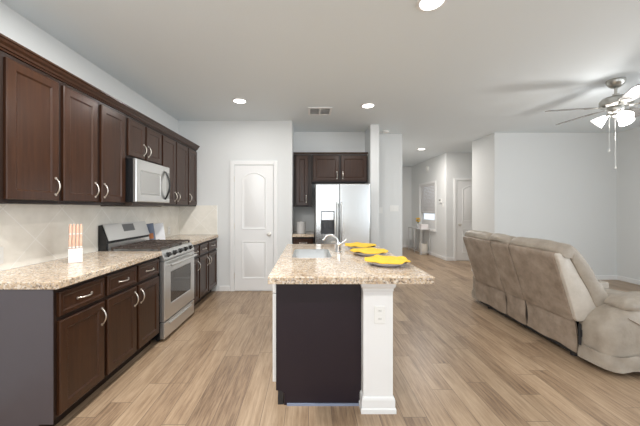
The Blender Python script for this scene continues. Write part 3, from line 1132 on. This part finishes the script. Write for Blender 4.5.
# ------------------------------------------------------------------ refrigerator alcove
AY = 4.94
ad = 5.27 - AY - 0.002
cabinet('wall_cabinet', 'tall dark wall cabinet left of the refrigerator', 'dark cabinets of the refrigerator alcove', (-0.265, AY, 0), 0, 0.322, ad, 1.365, 2.28,
        [(0.045, 0.255, 1.39, 2.25, 'r', 1.50)])
cabinet('wall_cabinet', 'wide dark two-door cabinet above the refrigerator', 'dark cabinets of the refrigerator alcove', (0.060, AY, 0), 0, 0.965, ad, 1.79, 2.28,
        [(0.02, 0.465, 1.815, 2.25, 'r', 1.91), (0.505, 0.945, 1.815, 2.25, 'l', 1.91)])
bm = new()
prism(bm, [(0.0, 2.282), (-0.025, 2.282), (-0.035, 2.305), (0.0, 2.305)], lambda u, v, a: (a, AY + u, v), -0.264, 1.03)
tag(obj('crown_moulding', bm, M['espresso']), 'thin dark moulding along the top of the alcove cabinets', 'moulding')
cabinet('base_cabinet', 'small dark base cabinet left of the refrigerator', 'dark cabinets of the refrigerator alcove', (-0.265, 4.655, 0), 0, 0.355, 0.61, 0, 0.868,
        [(0.02, 0.335, 0.115, 0.672, 'r', 0.57)], [(0.02, 0.335, 0.70, 0.842)], 0.10)
slab_top('worktop', (-0.265, 0.096, 4.61, 5.268, 0.870, CT), 'small speckled granite countertop left of the refrigerator')
R = thing('canister', 'grey lidded canister on the small counter left of the refrigerator', 'canister', (-0.125, 4.80, CT))
bm = new()
lathe(bm, [(0.0, 0), (0.072, 0), (0.076, 0.004), (0.076, 0.17), (0.072, 0.174), (0.0, 0.174)], (0, 0, 0), 28)
obj('jar', bm, M['canister'], R, True)
bm = new()
lathe(bm, [(0.0, 0.1745), (0.078, 0.1745), (0.078, 0.192), (0.070, 0.198), (0.015, 0.200), (0.012, 0.206), (0.015, 0.218), (0.0, 0.222)], (0, 0, 0), 28)
obj('lid', bm, M['canister'], R, True)

R = thing('refrigerator', 'stainless side-by-side refrigerator with ice dispenser in the alcove', 'refrigerator', (0.545, 4.50, 0))
hw = 0.435
bm = new()
box(bm, -hw, hw, 0.055, 0.74, 0.03, 1.715, 0.005, 1)
obj('body', bm, M['grey'], R)['label'] = 'dark grey refrigerator casing'
bm = new()
box(bm, -hw + 0.01, hw - 0.01, 0.02, 0.054, 0.03, 0.085)
obj('toe_grille', bm, M['dkgrey'], R)


def fr_door(x0, x1, cut=None):
    bm = new()
    z0, z1 = 0.092, 1.728
    n = 10
    loops = []
    if cut is None:
        for (dd, yb) in ((0, 0.054), (0, 0.012), (0.006, 0.003), (0.014, 0.0)):
            loops.append([(x0 + dd, yb, z0 + dd), (x1 - dd, yb, z0 + dd), (x1 - dd, yb, z1 - dd), (x0 + dd, yb, z1 - dd)])
        loft(bm, loops)
    else:
        c0, c1, cz0, cz1 = cut
        for (a0, a1, b0, b1, y) in ((x0, x1, z0, z1, 0.054), (x0, x1, z0, z1, 0.012), (x0 + 0.006, x1 - 0.006, z0 + 0.006, z1 - 0.006, 0.003), (x0 + 0.014, x1 - 0.014, z0 + 0.014, z1 - 0.014, 0.0), (c0, c1, cz0, cz1, 0.0), (c0, c1, cz0, cz1, 0.050)):
            loops.append([(a0, y, b0), (a1, y, b0), (a1, y, b1), (a0, y, b1)])
        loft(bm, loops)
    return bm


gap = -0.058
cut = (-hw + 0.085, gap - 0.075, 0.93, 1.295)
fd = obj('freezer_door', fr_door(-hw, gap - 0.004, cut), M['fridge_steel'], R)
fz = obj('fridge_door', fr_door(gap + 0.004, hw), M['fridge_steel'], R)
bm = new()
c0, c1, cz0, cz1 = cut
rings = []
for (g_, y) in ((0.0, -0.0003), (0.0, -0.008), (0.010, -0.008), (0.012, 0.0)):
    rings.append([(c0 + g_, y, cz0 + g_), (c1 - g_, y, cz0 + g_), (c1 - g_, y, cz1 - g_), (c0 + g_, y, cz1 - g_)])
loft(bm, rings, True, False)
dp = obj('dispenser', bm, M['dkgrey'], fd)
bm = new()
box(bm, c0 + 0.0125, c1 - 0.0125, 0.002, 0.012, 1.155, cz1 - 0.0125, 0.002, 1)
obj('dispenser_panel', bm, M['fridge_steel'], fd)['label'] = 'pale control panel'
bm = new()
box(bm, c0 + 0.0005, c1 - 0.0005, 0.046, 0.0495, cz0 + 0.0005, 1.15)
for q in (0.30, 0.70):
    xx = c0 + (c1 - c0) * q
    box(bm, xx - 0.025, xx + 0.025, 0.022, 0.045, 1.02, 1.12, 0.004, 1)
obj('dispenser_recess', bm, M['dkgrey'], fd)['label'] = 'dark recess with two paddles'
for (x, pd) in ((gap - 0.035, fd), (gap + 0.035, fz)):
    bm = new()
    tube(bm, [(x, -0.0005, 0.66), (x, -0.045, 0.69), (x, -0.052, 0.78), (x, -0.052, 1.32), (x, -0.045, 1.40), (x, -0.0005, 1.43)], 0.0115, 10)
    obj('handle', bm, M['steel'], pd, True)['label'] = 'long grey metal handle'
for x in (-hw + 0.06, hw - 0.06):
    for y in (0.10, 0.68):
        bm = new()
        lathe(bm, [(0.02, 0.0), (0.02, 0.031)], (x, y, 0), 10)
        obj('foot', bm, M['black'], R)

# ------------------------------------------------------------------ ceiling fittings
R = thing('recessed_light', 'round recessed ceiling light in front of the pantry door', 'ceiling light', (-0.905, 3.74, CEIL), 0, 'recessed ceiling lights')
bm = new()
lathe(bm, [(0.075, -0.0005), (0.100, -0.0005), (0.098, -0.006), (0.078, -0.009), (0.075, -0.0005)], (0, 0, 0), 32, caps=False)
obj('trim_ring', bm, M['white'], R, True)
bm = new()
lathe(bm, [(0.0, -0.001), (0.075, -0.001), (0.075, -0.004), (0.0, -0.005)], (0, 0, 0), 32)
obj('lens', bm, M['lamp'], R, True)['label'] = 'glowing white lens'
lights = [(-0.905, 3.74)]
for x, y, t in ((0.82, 3.91, 'round recessed ceiling light in front of the refrigerator'), (0.842, 1.94, 'round recessed ceiling light at the top edge over the island'), (2.70, 6.79, 'small round recessed ceiling light in the entry hall'), (-0.905, 1.80, 'round recessed ceiling light over the near counter, just above the picture'), (-0.905, -0.1, 'round recessed ceiling light added unseen behind the camera on the left'), (0.842, -0.1, 'round recessed ceiling light added unseen behind the camera in the middle')):  # the two behind the camera are unseen, added to brighten the floor
    dup(R, (x, y, CEIL), t)
    lights.append((x, y))
for (x, y), pw in zip(lights, (10, 13, 13, 46, 56, 56, 13)):
    l = bpy.data.lights.new('recessed_lamp', 'AREA')
    l.shape = 'DISK'
    l.size = 0.14
    l.energy = pw
    l.color = (1.0, 0.94, 0.88) if y > 6 else (1.0, 0.98, 0.95)
    o = bpy.data.objects.new('recessed_lamp', l)
    C.objects.link(o)
    o.location = (x, y, CEIL - 0.012)

R = thing('air_vent', 'white rectangular air vent in the kitchen ceiling', 'vent', (0.165, 4.13, CEIL))
bm = new()
for dims in ((-0.17, 0.17, -0.155, -0.125), (-0.17, 0.17, 0.125, 0.155), (-0.17, -0.14, -0.125, 0.125), (0.14, 0.17, -0.125, 0.125), (-0.012, 0.012, -0.125, 0.125)):
    box(bm, *dims, -0.012, -0.0005)
obj('frame', bm, M['white'], R)
bm = new()
for k in range(11):
    y = -0.115 + k * 0.023
    for (a, b) in ((-0.139, -0.0125), (0.0125, 0.139)):
        prism(bm, [(y - 0.008, -0.010), (y + 0.006, -0.002), (y + 0.008, -0.003), (y - 0.006, -0.011)], lambda u, v, q: (q, u, v), a, b)
obj('louvers', bm, M['white'], R)
bm = new()
box(bm, -0.1395, 0.1395, -0.1245, 0.1245, -0.0018, -0.0006)
obj('duct_opening', bm, M['slot'], R)
R = thing('smoke_detector', 'white round smoke detector on the ceiling right of the refrigerator', 'smoke detector', (1.41, 5.20, CEIL))
bm = new()
lathe(bm, [(0.068, -0.0005), (0.068, -0.014), (0.060, -0.034), (0.0, -0.038)], (0, 0, 0), 24)
obj('cover', bm, M['plastic'], R, True)

# ------------------------------------------------------------------ ceiling fan
FX, FY = 3.39, 3.133
F = thing('ceiling_fan', 'brushed nickel ceiling fan with five blades and lit glass shades', 'ceiling fan', (FX, FY, CEIL))
bm = new()
lathe(bm, [(0.0, -0.0005), (0.078, -0.0005), (0.080, -0.02), (0.066, -0.055), (0.035, -0.085), (0.0, -0.088)], (0, 0, 0), 28)
obj('canopy', bm, M['fan_metal'], F, True)
bm = new()
lathe(bm, [(0.0, -0.086), (0.013, -0.086), (0.013, -0.15), (0.028, -0.155), (0.028, -0.185), (0.0, -0.186)], (0, 0, 0), 16)
obj('downrod', bm, M['fan_metal'], F, True)
bm = new()
lathe(bm, [(0.0, -0.180), (0.06, -0.184), (0.115, -0.198), (0.135, -0.225), (0.135, -0.275), (0.118, -0.292), (0.09, -0.300), (0.0, -0.302)], (0, 0, 0), 36)
obj('motor_housing', bm, M['fan_metal'], F, True)
for ang in (168, 95, 240, 312, 24):
    bm = new()
    zc = -0.300
    pts = []
    outl = [(0.20, -0.045), (0.24, -0.058), (0.40, -0.066), (0.58, -0.070), (0.645, -0.058), (0.665, -0.03), (0.665, 0.03), (0.645, 0.058), (0.58, 0.070), (0.40, 0.066), (0.24, 0.058), (0.20, 0.045)]
    tilt = math.radians(-12)
    loft(bm, [[(x, y * math.cos(tilt), zc + y * math.sin(tilt) + dz) for x, y in outl] for dz in (0.0, 0.007)])
    mr = Matrix.Rotation(math.radians(ang), 4, 'Z')
    bmesh.ops.transform(bm, matrix=mr, verts=bm.verts)
    bl = obj('blade', bm, M['blade_top'], F)
    bm = new()
    loft(bm, [[(x, y * math.cos(tilt), zc + y * math.sin(tilt) + dz) for x, y in ((0.10, -0.022), (0.17, -0.014), (0.215, -0.035), (0.27, -0.038), (0.30, 0.0), (0.27, 0.038), (0.215, 0.035), (0.17, 0.014), (0.10, 0.022))] for dz in (-0.006, -0.0005)])
    bmesh.ops.transform(bm, matrix=mr, verts=bm.verts)
    obj('blade_iron', bm, M['fan_metal'], bl)
bm = new()
lathe(bm, [(0.0, -0.302), (0.07, -0.303), (0.075, -0.33), (0.06, -0.36), (0.045, -0.37), (0.045, -0.40), (0.025, -0.415), (0.0, -0.417)], (0, 0, 0), 28)
obj('light_kit', bm, M['fan_metal'], F, True)
for ang in (130, 250, 10):
    a = math.radians(ang)
    dv = Vector((math.cos(a), math.sin(a), 0))
    bm = new()
    p0 = Vector((0, 0, -0.37)) + dv * 0.043
    p1 = Vector((0, 0, -0.385)) + dv * 0.075
    tube(bm, [p0, p1], 0.016, 10)
    ax = (dv * 0.75 + Vector((0, 0, -0.66))).normalized()
    q = [(0.0, 0.022), (0.02, 0.030), (0.055, 0.048), (0.09, 0.060), (0.105, 0.066)]
    arm = obj('light_arm', bm, M['fan_metal'], F, True)
    bm = new()
    tube(bm, [p1 + ax * h for h, r in q] + [p1 + ax * 0.1045, p1 + ax * 0.02], [r for h, r in q] + [0.060, 0.022], 20)
    obj('lamp_shade', bm, M['shade'], F, True, 60)['label'] = 'glowing frosted glass shade'
for (x, y, z1, sl) in ((-0.105, -0.03, -0.80, 'shorter'), (-0.060, -0.05, -0.99, 'longer')):
    bm = new()
    tube(bm, [(x * 0.6, y * 0.5, -0.40), (x, y, -0.44), (x, y, z1 + 0.03)], 0.0019, 6)
    lathe(bm, [(0.003, z1 + 0.035), (0.008, z1 + 0.02), (0.008, z1 + 0.004), (0.003, z1)], (x, y, 0), 10)
    obj('pull_chain', bm, M['chain'], F, True)['label'] = sl + ' pull chain'
l = bpy.data.lights.new('fan_lamp', 'POINT')
l.energy = 22
l.shadow_soft_size = 0.10
l.color = (1.0, 0.97, 0.93)
o = bpy.data.objects.new('fan_lamp', l)
C.objects.link(o)
o.location = (FX, FY, CEIL - 0.62)

# ------------------------------------------------------------------ reclining loveseat, seen from behind
SX, SY = 2.80, 3.195
SF = thing('reclining_loveseat', 'taupe leather reclining loveseat with centre console, seen from behind', 'sofa', (SX, SY, 0))


def chaikin(p, n=2):
    for _ in range(n):
        q = []
        for a, b in zip(p, p[1:] + p[:1]):
            q.append((a[0] * 0.75 + b[0] * 0.25, a[1] * 0.75 + b[1] * 0.25))
            q.append((a[0] * 0.25 + b[0] * 0.75, a[1] * 0.25 + b[1] * 0.75))
        p = q
    return p


def puffy(prof, y0, y1, rad, smooth=2, wob=0.004, inner=5, crown=0.0, seed=0.0, ends=(True, True)):
    """an outline in x-z swept along y, its ends rounded over"""
    P = chaikin(list(prof), smooth)
    cx = sum(p[0] for p in P) / len(P)
    cz = sum(p[1] for p in P) / len(P)
    ex = (max(p[0] for p in P) - min(p[0] for p in P)) / 2
    ez = (max(p[1] for p in P) - min(p[1] for p in P)) / 2
    st = []
    N = 5
    if ends[0]:
        for k in range(N):
            t = k / N * PI / 2
            st.append((y0 + rad * (1 - math.sin(t)) if False else y0 + rad * (1 - math.cos(t)), rad * (1 - math.sin(t))))
    else:
        st.append((y0, 0.0))
    a, b = y0 + (rad if ends[0] else 0), y1 - (rad if ends[1] else 0)
    for k in range(inner + 1):
        y = a + (b - a) * k / inner
        if not (k == 0 and not ends[0]):
            st.append((y, 0.0))
    if ends[1]:
        for k in range(N - 1, -1, -1):
            t = k / N * PI / 2
            st.append((y1 - rad * (1 - math.cos(t)), rad * (1 - math.sin(t))))
    bm = new()
    loops = []
    for y, ins in st:
        t = (y - y0) / (y1 - y0)
        up = crown * math.sin(PI * t)
        lp = []
        for x, z in P:
            xx = cx + (x - cx) * max(0.05, 1 - ins / ex)
            zz = cz + (z - cz) * max(0.05, 1 - ins / ez)
            if zz > cz:
                zz += up * (zz - cz) / ez
            v = Vector((xx, y, zz))
            w3 = noise.noise_vector(v * 9 + Vector((seed, seed, seed))) * wob
            lp.append((v.x + w3.x - SX, v.y + w3.y * 0.4 - SY, v.z + w3.z))
        loops.append(lp)
    loft(bm, loops)
    return bm


Y0, YA, YB2, Y1 = 2.445, 3.035, 3.345, 3.955
shell = [(2.305, 0.352), (2.300, 0.37), (2.128, 0.925), (2.132, 0.955), (2.215, 0.962), (2.24, 0.94), (2.50, 0.50), (2.50, 0.46), (2.38, 0.352)]
pad = [(2.150, 0.955), (2.160, 1.005), (2.215, 1.035), (2.275, 1.03), (2.345, 0.965), (2.475, 0.77), (2.595, 0.587), (2.655, 0.47), (2.60, 0.43), (2.50, 0.45), (2.235, 0.945), (2.18, 0.94)]


def dense(poly, step=0.05):
    out = []
    for a, b in zip(poly, poly[1:] + poly[:1]):
        n = max(1, int(math.hypot(b[0] - a[0], b[1] - a[1]) / step))
        for k in range(n):
            out.append((a[0] + (b[0] - a[0]) * k / n, a[1] + (b[1] - a[1]) * k / n))
    return out


for i, (a, b) in enumerate(((Y0, YA), (YA, YB2), (YB2, Y1))):
    obj('back_panel', puffy(dense(shell), a + (0.030 if i == 0 else 0.007), b - (0.030 if i == 2 else 0.007), 0.018, 1, 0.004, 8, 0, i * 3.1), M['leather'], SF, True, 50)['label'] = ['smooth taupe back panel of the near seat', 'narrow taupe back panel of the console', 'smooth taupe back panel of the far seat'][i]
for i, (a, b) in enumerate(((Y0 - 0.01, 3.065), (3.065, 3.42), (3.42, Y1 + 0.01))):
    obj('back_cushion', puffy(dense(pad, 0.07), a + 0.002, b - 0.002, 0.05, 2, 0.012, 10, 0.012, 10 + i * 2.7), M['leather_light'], SF, True, 80)['label'] = ['padded pale back cushion of the near seat', 'padded pale back cushion over the console', 'padded pale back cushion of the far seat'][i]
for a, b, t in ((Y0, Y0 + 0.045, 'near'), (Y1 - 0.045, Y1, 'far')):
    g_ = [(2.312, 0.362), (2.142, 0.930), (2.150, 0.950), (2.212, 0.955), (2.235, 0.935), (2.49, 0.50), (2.49, 0.465), (2.375, 0.360)]
    obj('side_gusset', puffy(dense(g_), a, b, 0.014, 1, 0.004, 3, 0, 41.0), M['leather_pale'], SF, True, 50)['label'] = 'pale leather side of the back at the %s end' % t
# loose lower back skirts
for i, (a, b) in enumerate(((Y0 + 0.025, YA), (YA, YB2), (YB2, Y1))):
    bm = new()
    ny, nz = 14, 8
    rows = []
    for side in (0, 1):
        rng = range(nz + 1) if side == 0 else range(nz, -1, -1)
        for j in rng:
            row = []
            for k in range(ny + 1):
                y = a + 0.004 + (b - a - 0.008) * k / ny
                t = j / nz
                z = 0.085 + (0.36 - 0.085) * t + (0.005 * math.sin(y * 17 + i) * (1 - t))
                x = 2.318 + 0.018 * (1 - t) + 0.010 * math.sin(y * 11 + 2 * i) * math.sin(t * PI) + 0.010 * noise.noise(Vector((y * 7, z * 9, i)))
                row.append((x + (0.012 if side else 0) - SX, y - SY, z))
            rows.append(row)
    loft(bm, rows, False, False)
    obj('back_skirt', bm, M['leather'], SF, True, 70)['label'] = 'loose fabric flap hanging below the back panel'
# arms
armp = [(2.372, 0.050), (2.366, 0.22), (2.366, 0.365), (2.42, 0.445), (2.50, 0.505), (2.62, 0.545), (2.80, 0.565), (3.02, 0.565), (3.20, 0.55), (3.275, 0.53), (3.29, 0.35), (3.285, 0.065), (3.0, 0.06), (2.65, 0.06)]
for near in (True, False):
    if near:
        bm = puffy(dense(armp, 0.09), 2.245, 2.485, 0.085, 1, 0.006, 5, 0.0, 4.0, (True, False))
    else:
        bm = puffy(dense(armp, 0.09), 3.915, 4.155, 0.085, 1, 0.006, 5, 0.0, 6.0, (False, True))
    ar = obj('armrest', bm, M['leather_light'], SF, True, 80)
    ar['label'] = 'rounded pale armrest on the near side' if near else 'rounded pale armrest on the far side'
    top = [(2.53, 0.545), (2.60, 0.590), (2.78, 0.610), (3.02, 0.606), (3.20, 0.59), (3.285, 0.53), (3.30, 0.45), (3.24, 0.46), (3.15, 0.51), (2.9, 0.515), (2.68, 0.505), (2.57, 0.49)]
    bm = puffy(dense(top, 0.08), 2.262 if near else 3.90, 2.50 if near else 4.138, 0.055, 2, 0.010, 6, 0.02, 8.0 if near else 9.0)
    obj('arm_pad', bm, M['leather_light'], ar, True, 80)
    # piping seam that sweeps down the side of the arm
    bm = new()
    s = 1 if near else -1
    yo = 2.238 if near else 4.162
    for seam in ([(2.52, 0.47), (2.58, 0.44), (2.66, 0.395), (2.76, 0.35), (2.90, 0.32), (3.18, 0.305)],):
        pts = []
        for x, z in seam:
            pts.append((x - SX, yo - SY, z))
        tube(bm, pts, 0.005, 6)
    obj('piping', bm, M['leather'], ar, True, 80)
    # loose hem flap round the foot of the arm
    bm = new()
    rows = []
    for side in (0, 1):
        for j in (range(6) if side == 0 else range(5, -1, -1)):
            row = []
            for k in range(25):
                t = k / 24
                if t < 0.10:
                    px_, py_ = 2.362, 0.112 + 0.125 * (1 - t / 0.10)
                elif t < 0.26:
                    a = (t - 0.10) / 0.16 * PI / 2
                    px_, py_ = 2.465 - 0.103 * math.cos(a), 0.112 - 0.115 * math.sin(a)
                else:
                    px_, py_ = 2.465 + (t - 0.26) / 0.74 * 0.76, -0.003
                hz_ = 0.055 + 0.115 * j / 5 + 0.006 * math.sin(k * 0.9)
                o_ = 0.005 * math.sin(k * 1.3 + j) + 0.008 * (1 - j / 5) + 0.008 - (0.005 if side == 0 else 0.0)
                yy = 2.238 + py_ - o_ if near else 4.162 - py_ + o_
                if t < 0.26:
                    q_ = 0.0 if t < 0.10 else (t - 0.10) / 0.16 * PI / 2
                    px_ -= o_ * math.cos(q_)
                    yy += o_ * (1 - math.sin(q_)) if near else -o_ * (1 - math.sin(q_))
                row.append((px_ - SX, yy - SY, hz_))
            rows.append(row)
    loft(bm, rows, False, False)
    obj('hem_flap', bm, M['leather_light'], ar, True, 70)
# seats, console and footrests
for i, (a, b) in enumerate(((2.49, YA + 0.02), (YB2 + 0.03, 3.91))):
    bm = puffy(dense([(2.50, 0.30), (2.50, 0.42), (2.60, 0.475), (2.95, 0.50), (3.20, 0.49), (3.28, 0.44), (3.29, 0.33), (3.20, 0.28), (2.7, 0.28)], 0.1), a, b, 0.05, 2, 0.008, 6, 0.015, 20 + i)
    obj('seat', bm, M['leather_light'], SF, True, 80)
    bm = puffy(dense([(3.24, 0.08), (3.24, 0.27), (3.29, 0.28), (3.315, 0.24), (3.315, 0.11), (3.29, 0.08)], 0.06), a + 0.01, b - 0.01, 0.02, 1, 0.004, 6, 0.0, 30 + i)
    obj('footrest', bm, M['leather_light'], SF, True, 60)
bm = new()
box(bm, 2.62 - SX, 3.25 - SX, YA + 0.025 - SY, YB2 + 0.025 - SY, 0.08, 0.545, 0.02, 3)
cs = obj('console', bm, M['leather_light'], SF, True, 40)
for y in (3.13, 3.29):
    bm = new()
    lathe(bm, [(0.036, 0.5455), (0.045, 0.5455), (0.045, 0.550), (0.036, 0.550), (0.034, 0.547), (0.0, 0.546)], (3.14 - SX, y - SY, 0), 20, caps=False)
    obj('cup_holder', bm, M['black'], cs, True)
bm = new()
box(bm, 2.385 - SX, 3.20 - SX, 2.52 - SY, 3.94 - SY, 0.035, 0.26)
obj('base_frame', bm, M['dark_frame'], SF)['label'] = 'black metal base frame'
for (x, y) in ((2.43, 2.60), (2.43, 3.80), (3.15, 2.60), (3.15, 3.80)):
    bm = new()
    lathe(bm, [(0.028, 0.0), (0.028, 0.0345)], (x - SX, y - SY, 0), 12)
    obj('foot', bm, M['dark_frame'], SF)
bm = new()
tube(bm, [(2.352 - SX, 2.462 - SY, 0.34), (2.352 - SX, 2.462 - SY, 0.16)], 0.010, 8)
box(bm, 2.345 - SX, 2.375 - SX, 2.452 - SY, 2.474 - SY, 0.23, 0.29)
obj('hinge_bracket', bm, M['dark_frame'], SF)['label'] = 'dark metal recliner bracket in the gap by the arm'

# ------------------------------------------------------------------ entry hall furniture
KX0, KX1, KY0, KY1, KH = 3.20, 3.48, 8.10, 9.12, 0.74
R = thing('console_table', 'slim grey metal console table under the hall window', 'console table', ((KX0 + KX1) / 2, (KY0 + KY1) / 2, 0))
kx, ky = R.location.x, R.location.y
bm = new()
box(bm, KX0 - kx, KX1 - kx, KY0 - ky, KY1 - ky, KH - 0.025, KH, 0.003, 1)
obj('tabletop', bm, M['console_metal'], R)
for x in (KX0 + 0.014, KX1 - 0.014):
    for y in (KY0 + 0.014, (KY0 + KY1) / 2, KY1 - 0.014):
        bm = new()
        box(bm, x - 0.011 - kx, x + 0.011 - kx, y - 0.011 - ky, y + 0.011 - ky, 0.0, KH - 0.026)
        obj('leg', bm, M['console_metal'], R)
bm = new()
for x in (KX0 + 0.014, KX1 - 0.014):
    for (a, b) in ((KY0 + 0.026, (KY0 + KY1) / 2 - 0.012), ((KY0 + KY1) / 2 + 0.012, KY1 - 0.026)):
        box(bm, x - 0.008 - kx, x + 0.008 - kx, a - ky, b - ky, 0.07, 0.088)
for y in (KY0 + 0.014, KY1 - 0.014):
    box(bm, KX0 + 0.026 - kx, KX1 - 0.026 - kx, y - 0.008 - ky, y + 0.008 - ky, 0.07, 0.088)
obj('stretcher', bm, M['console_metal'], R)

R = thing('flower_vase', 'small vase of yellow flowers on the far end of the hall console', 'vase', (3.32, 8.62, KH))
bm = new()
lathe(bm, [(0.0, 0), (0.032, 0.0), (0.042, 0.04), (0.036, 0.09), (0.022, 0.12), (0.026, 0.135), (0.020, 0.135), (0.0, 0.10)], (0, 0, 0), 20)
obj('vase', bm, M['console_metal'], R, True)
random.seed(3)
for k in range(9):
    a = k * 2.4
    rr = 0.02 + 0.05 * (k / 9)
    p1 = Vector((rr * math.cos(a), rr * math.sin(a), 0.235 + 0.05 * math.cos(k * 1.7)))
    bm = new()
    tube(bm, [(0, 0, 0.11), p1 * 0.5 + Vector((0, 0, 0.08)), p1], 0.0035, 6)
    stx = obj('stem', bm, M['stem'], R, True)
    bm = new()
    for q in range(7):
        b = q * 2 * PI / 7
        tube(bm, [p1, p1 + Vector((0.02 * math.cos(b), 0.02 * math.sin(b), 0.012)), p1 + Vector((0.036 * math.cos(b), 0.036 * math.sin(b), 0.006))], [0.006, 0.012, 0.003], 6)
    lathe(bm, [(0.0, -0.004), (0.014, 0.002), (0.010, 0.014), (0.0, 0.016)], tuple(p1), 8)
    obj('blossom', bm, M['yellow'], stx, True)

R = thing('decor_box', 'white box with a lid on the near end of the hall console', 'box', (3.34, 8.24, KH))
bm = new()
box(bm, -0.10, 0.10, -0.09, 0.09, 0.0, 0.10, 0.004, 1)
obj('box', bm, M['white_ceramic'], R)
bm = new()
box(bm, -0.104, 0.104, -0.094, 0.094, 0.101, 0.135, 0.004, 1)
obj('lid', bm, M['white_ceramic'], R)
R = thing('basket', 'pale woven basket on the floor under the hall console', 'basket', (3.34, 8.26, 0))
bm = new()
loops = []
for k in range(13):
    z = 0.0 + 0.30 * k / 12
    rad = 0.105 + 0.01 * math.sin(k / 12 * PI) + (0.004 if k % 2 else 0.0)
    loops.append([(rad * math.cos(2 * PI * j / 28), rad * math.sin(2 * PI * j / 28), z) for j in range(28)])
for z in (0.30, 0.02):
    loops.append([(0.092 * math.cos(2 * PI * j / 28), 0.092 * math.sin(2 * PI * j / 28), z) for j in range(28)])
loft(bm, loops)
obj('body', bm, M['wicker'], R, True)
bm = new()
for s in (-1, 1):
    tube(bm, [(0.02 * 0 + s * 0.098, 0.05 * math.cos(a), 0.30 + 0.06 * math.sin(a)) for a in [PI * k / 10 for k in range(11)]], 0.006, 6)
obj('handles', bm, M['wicker'], R, True)
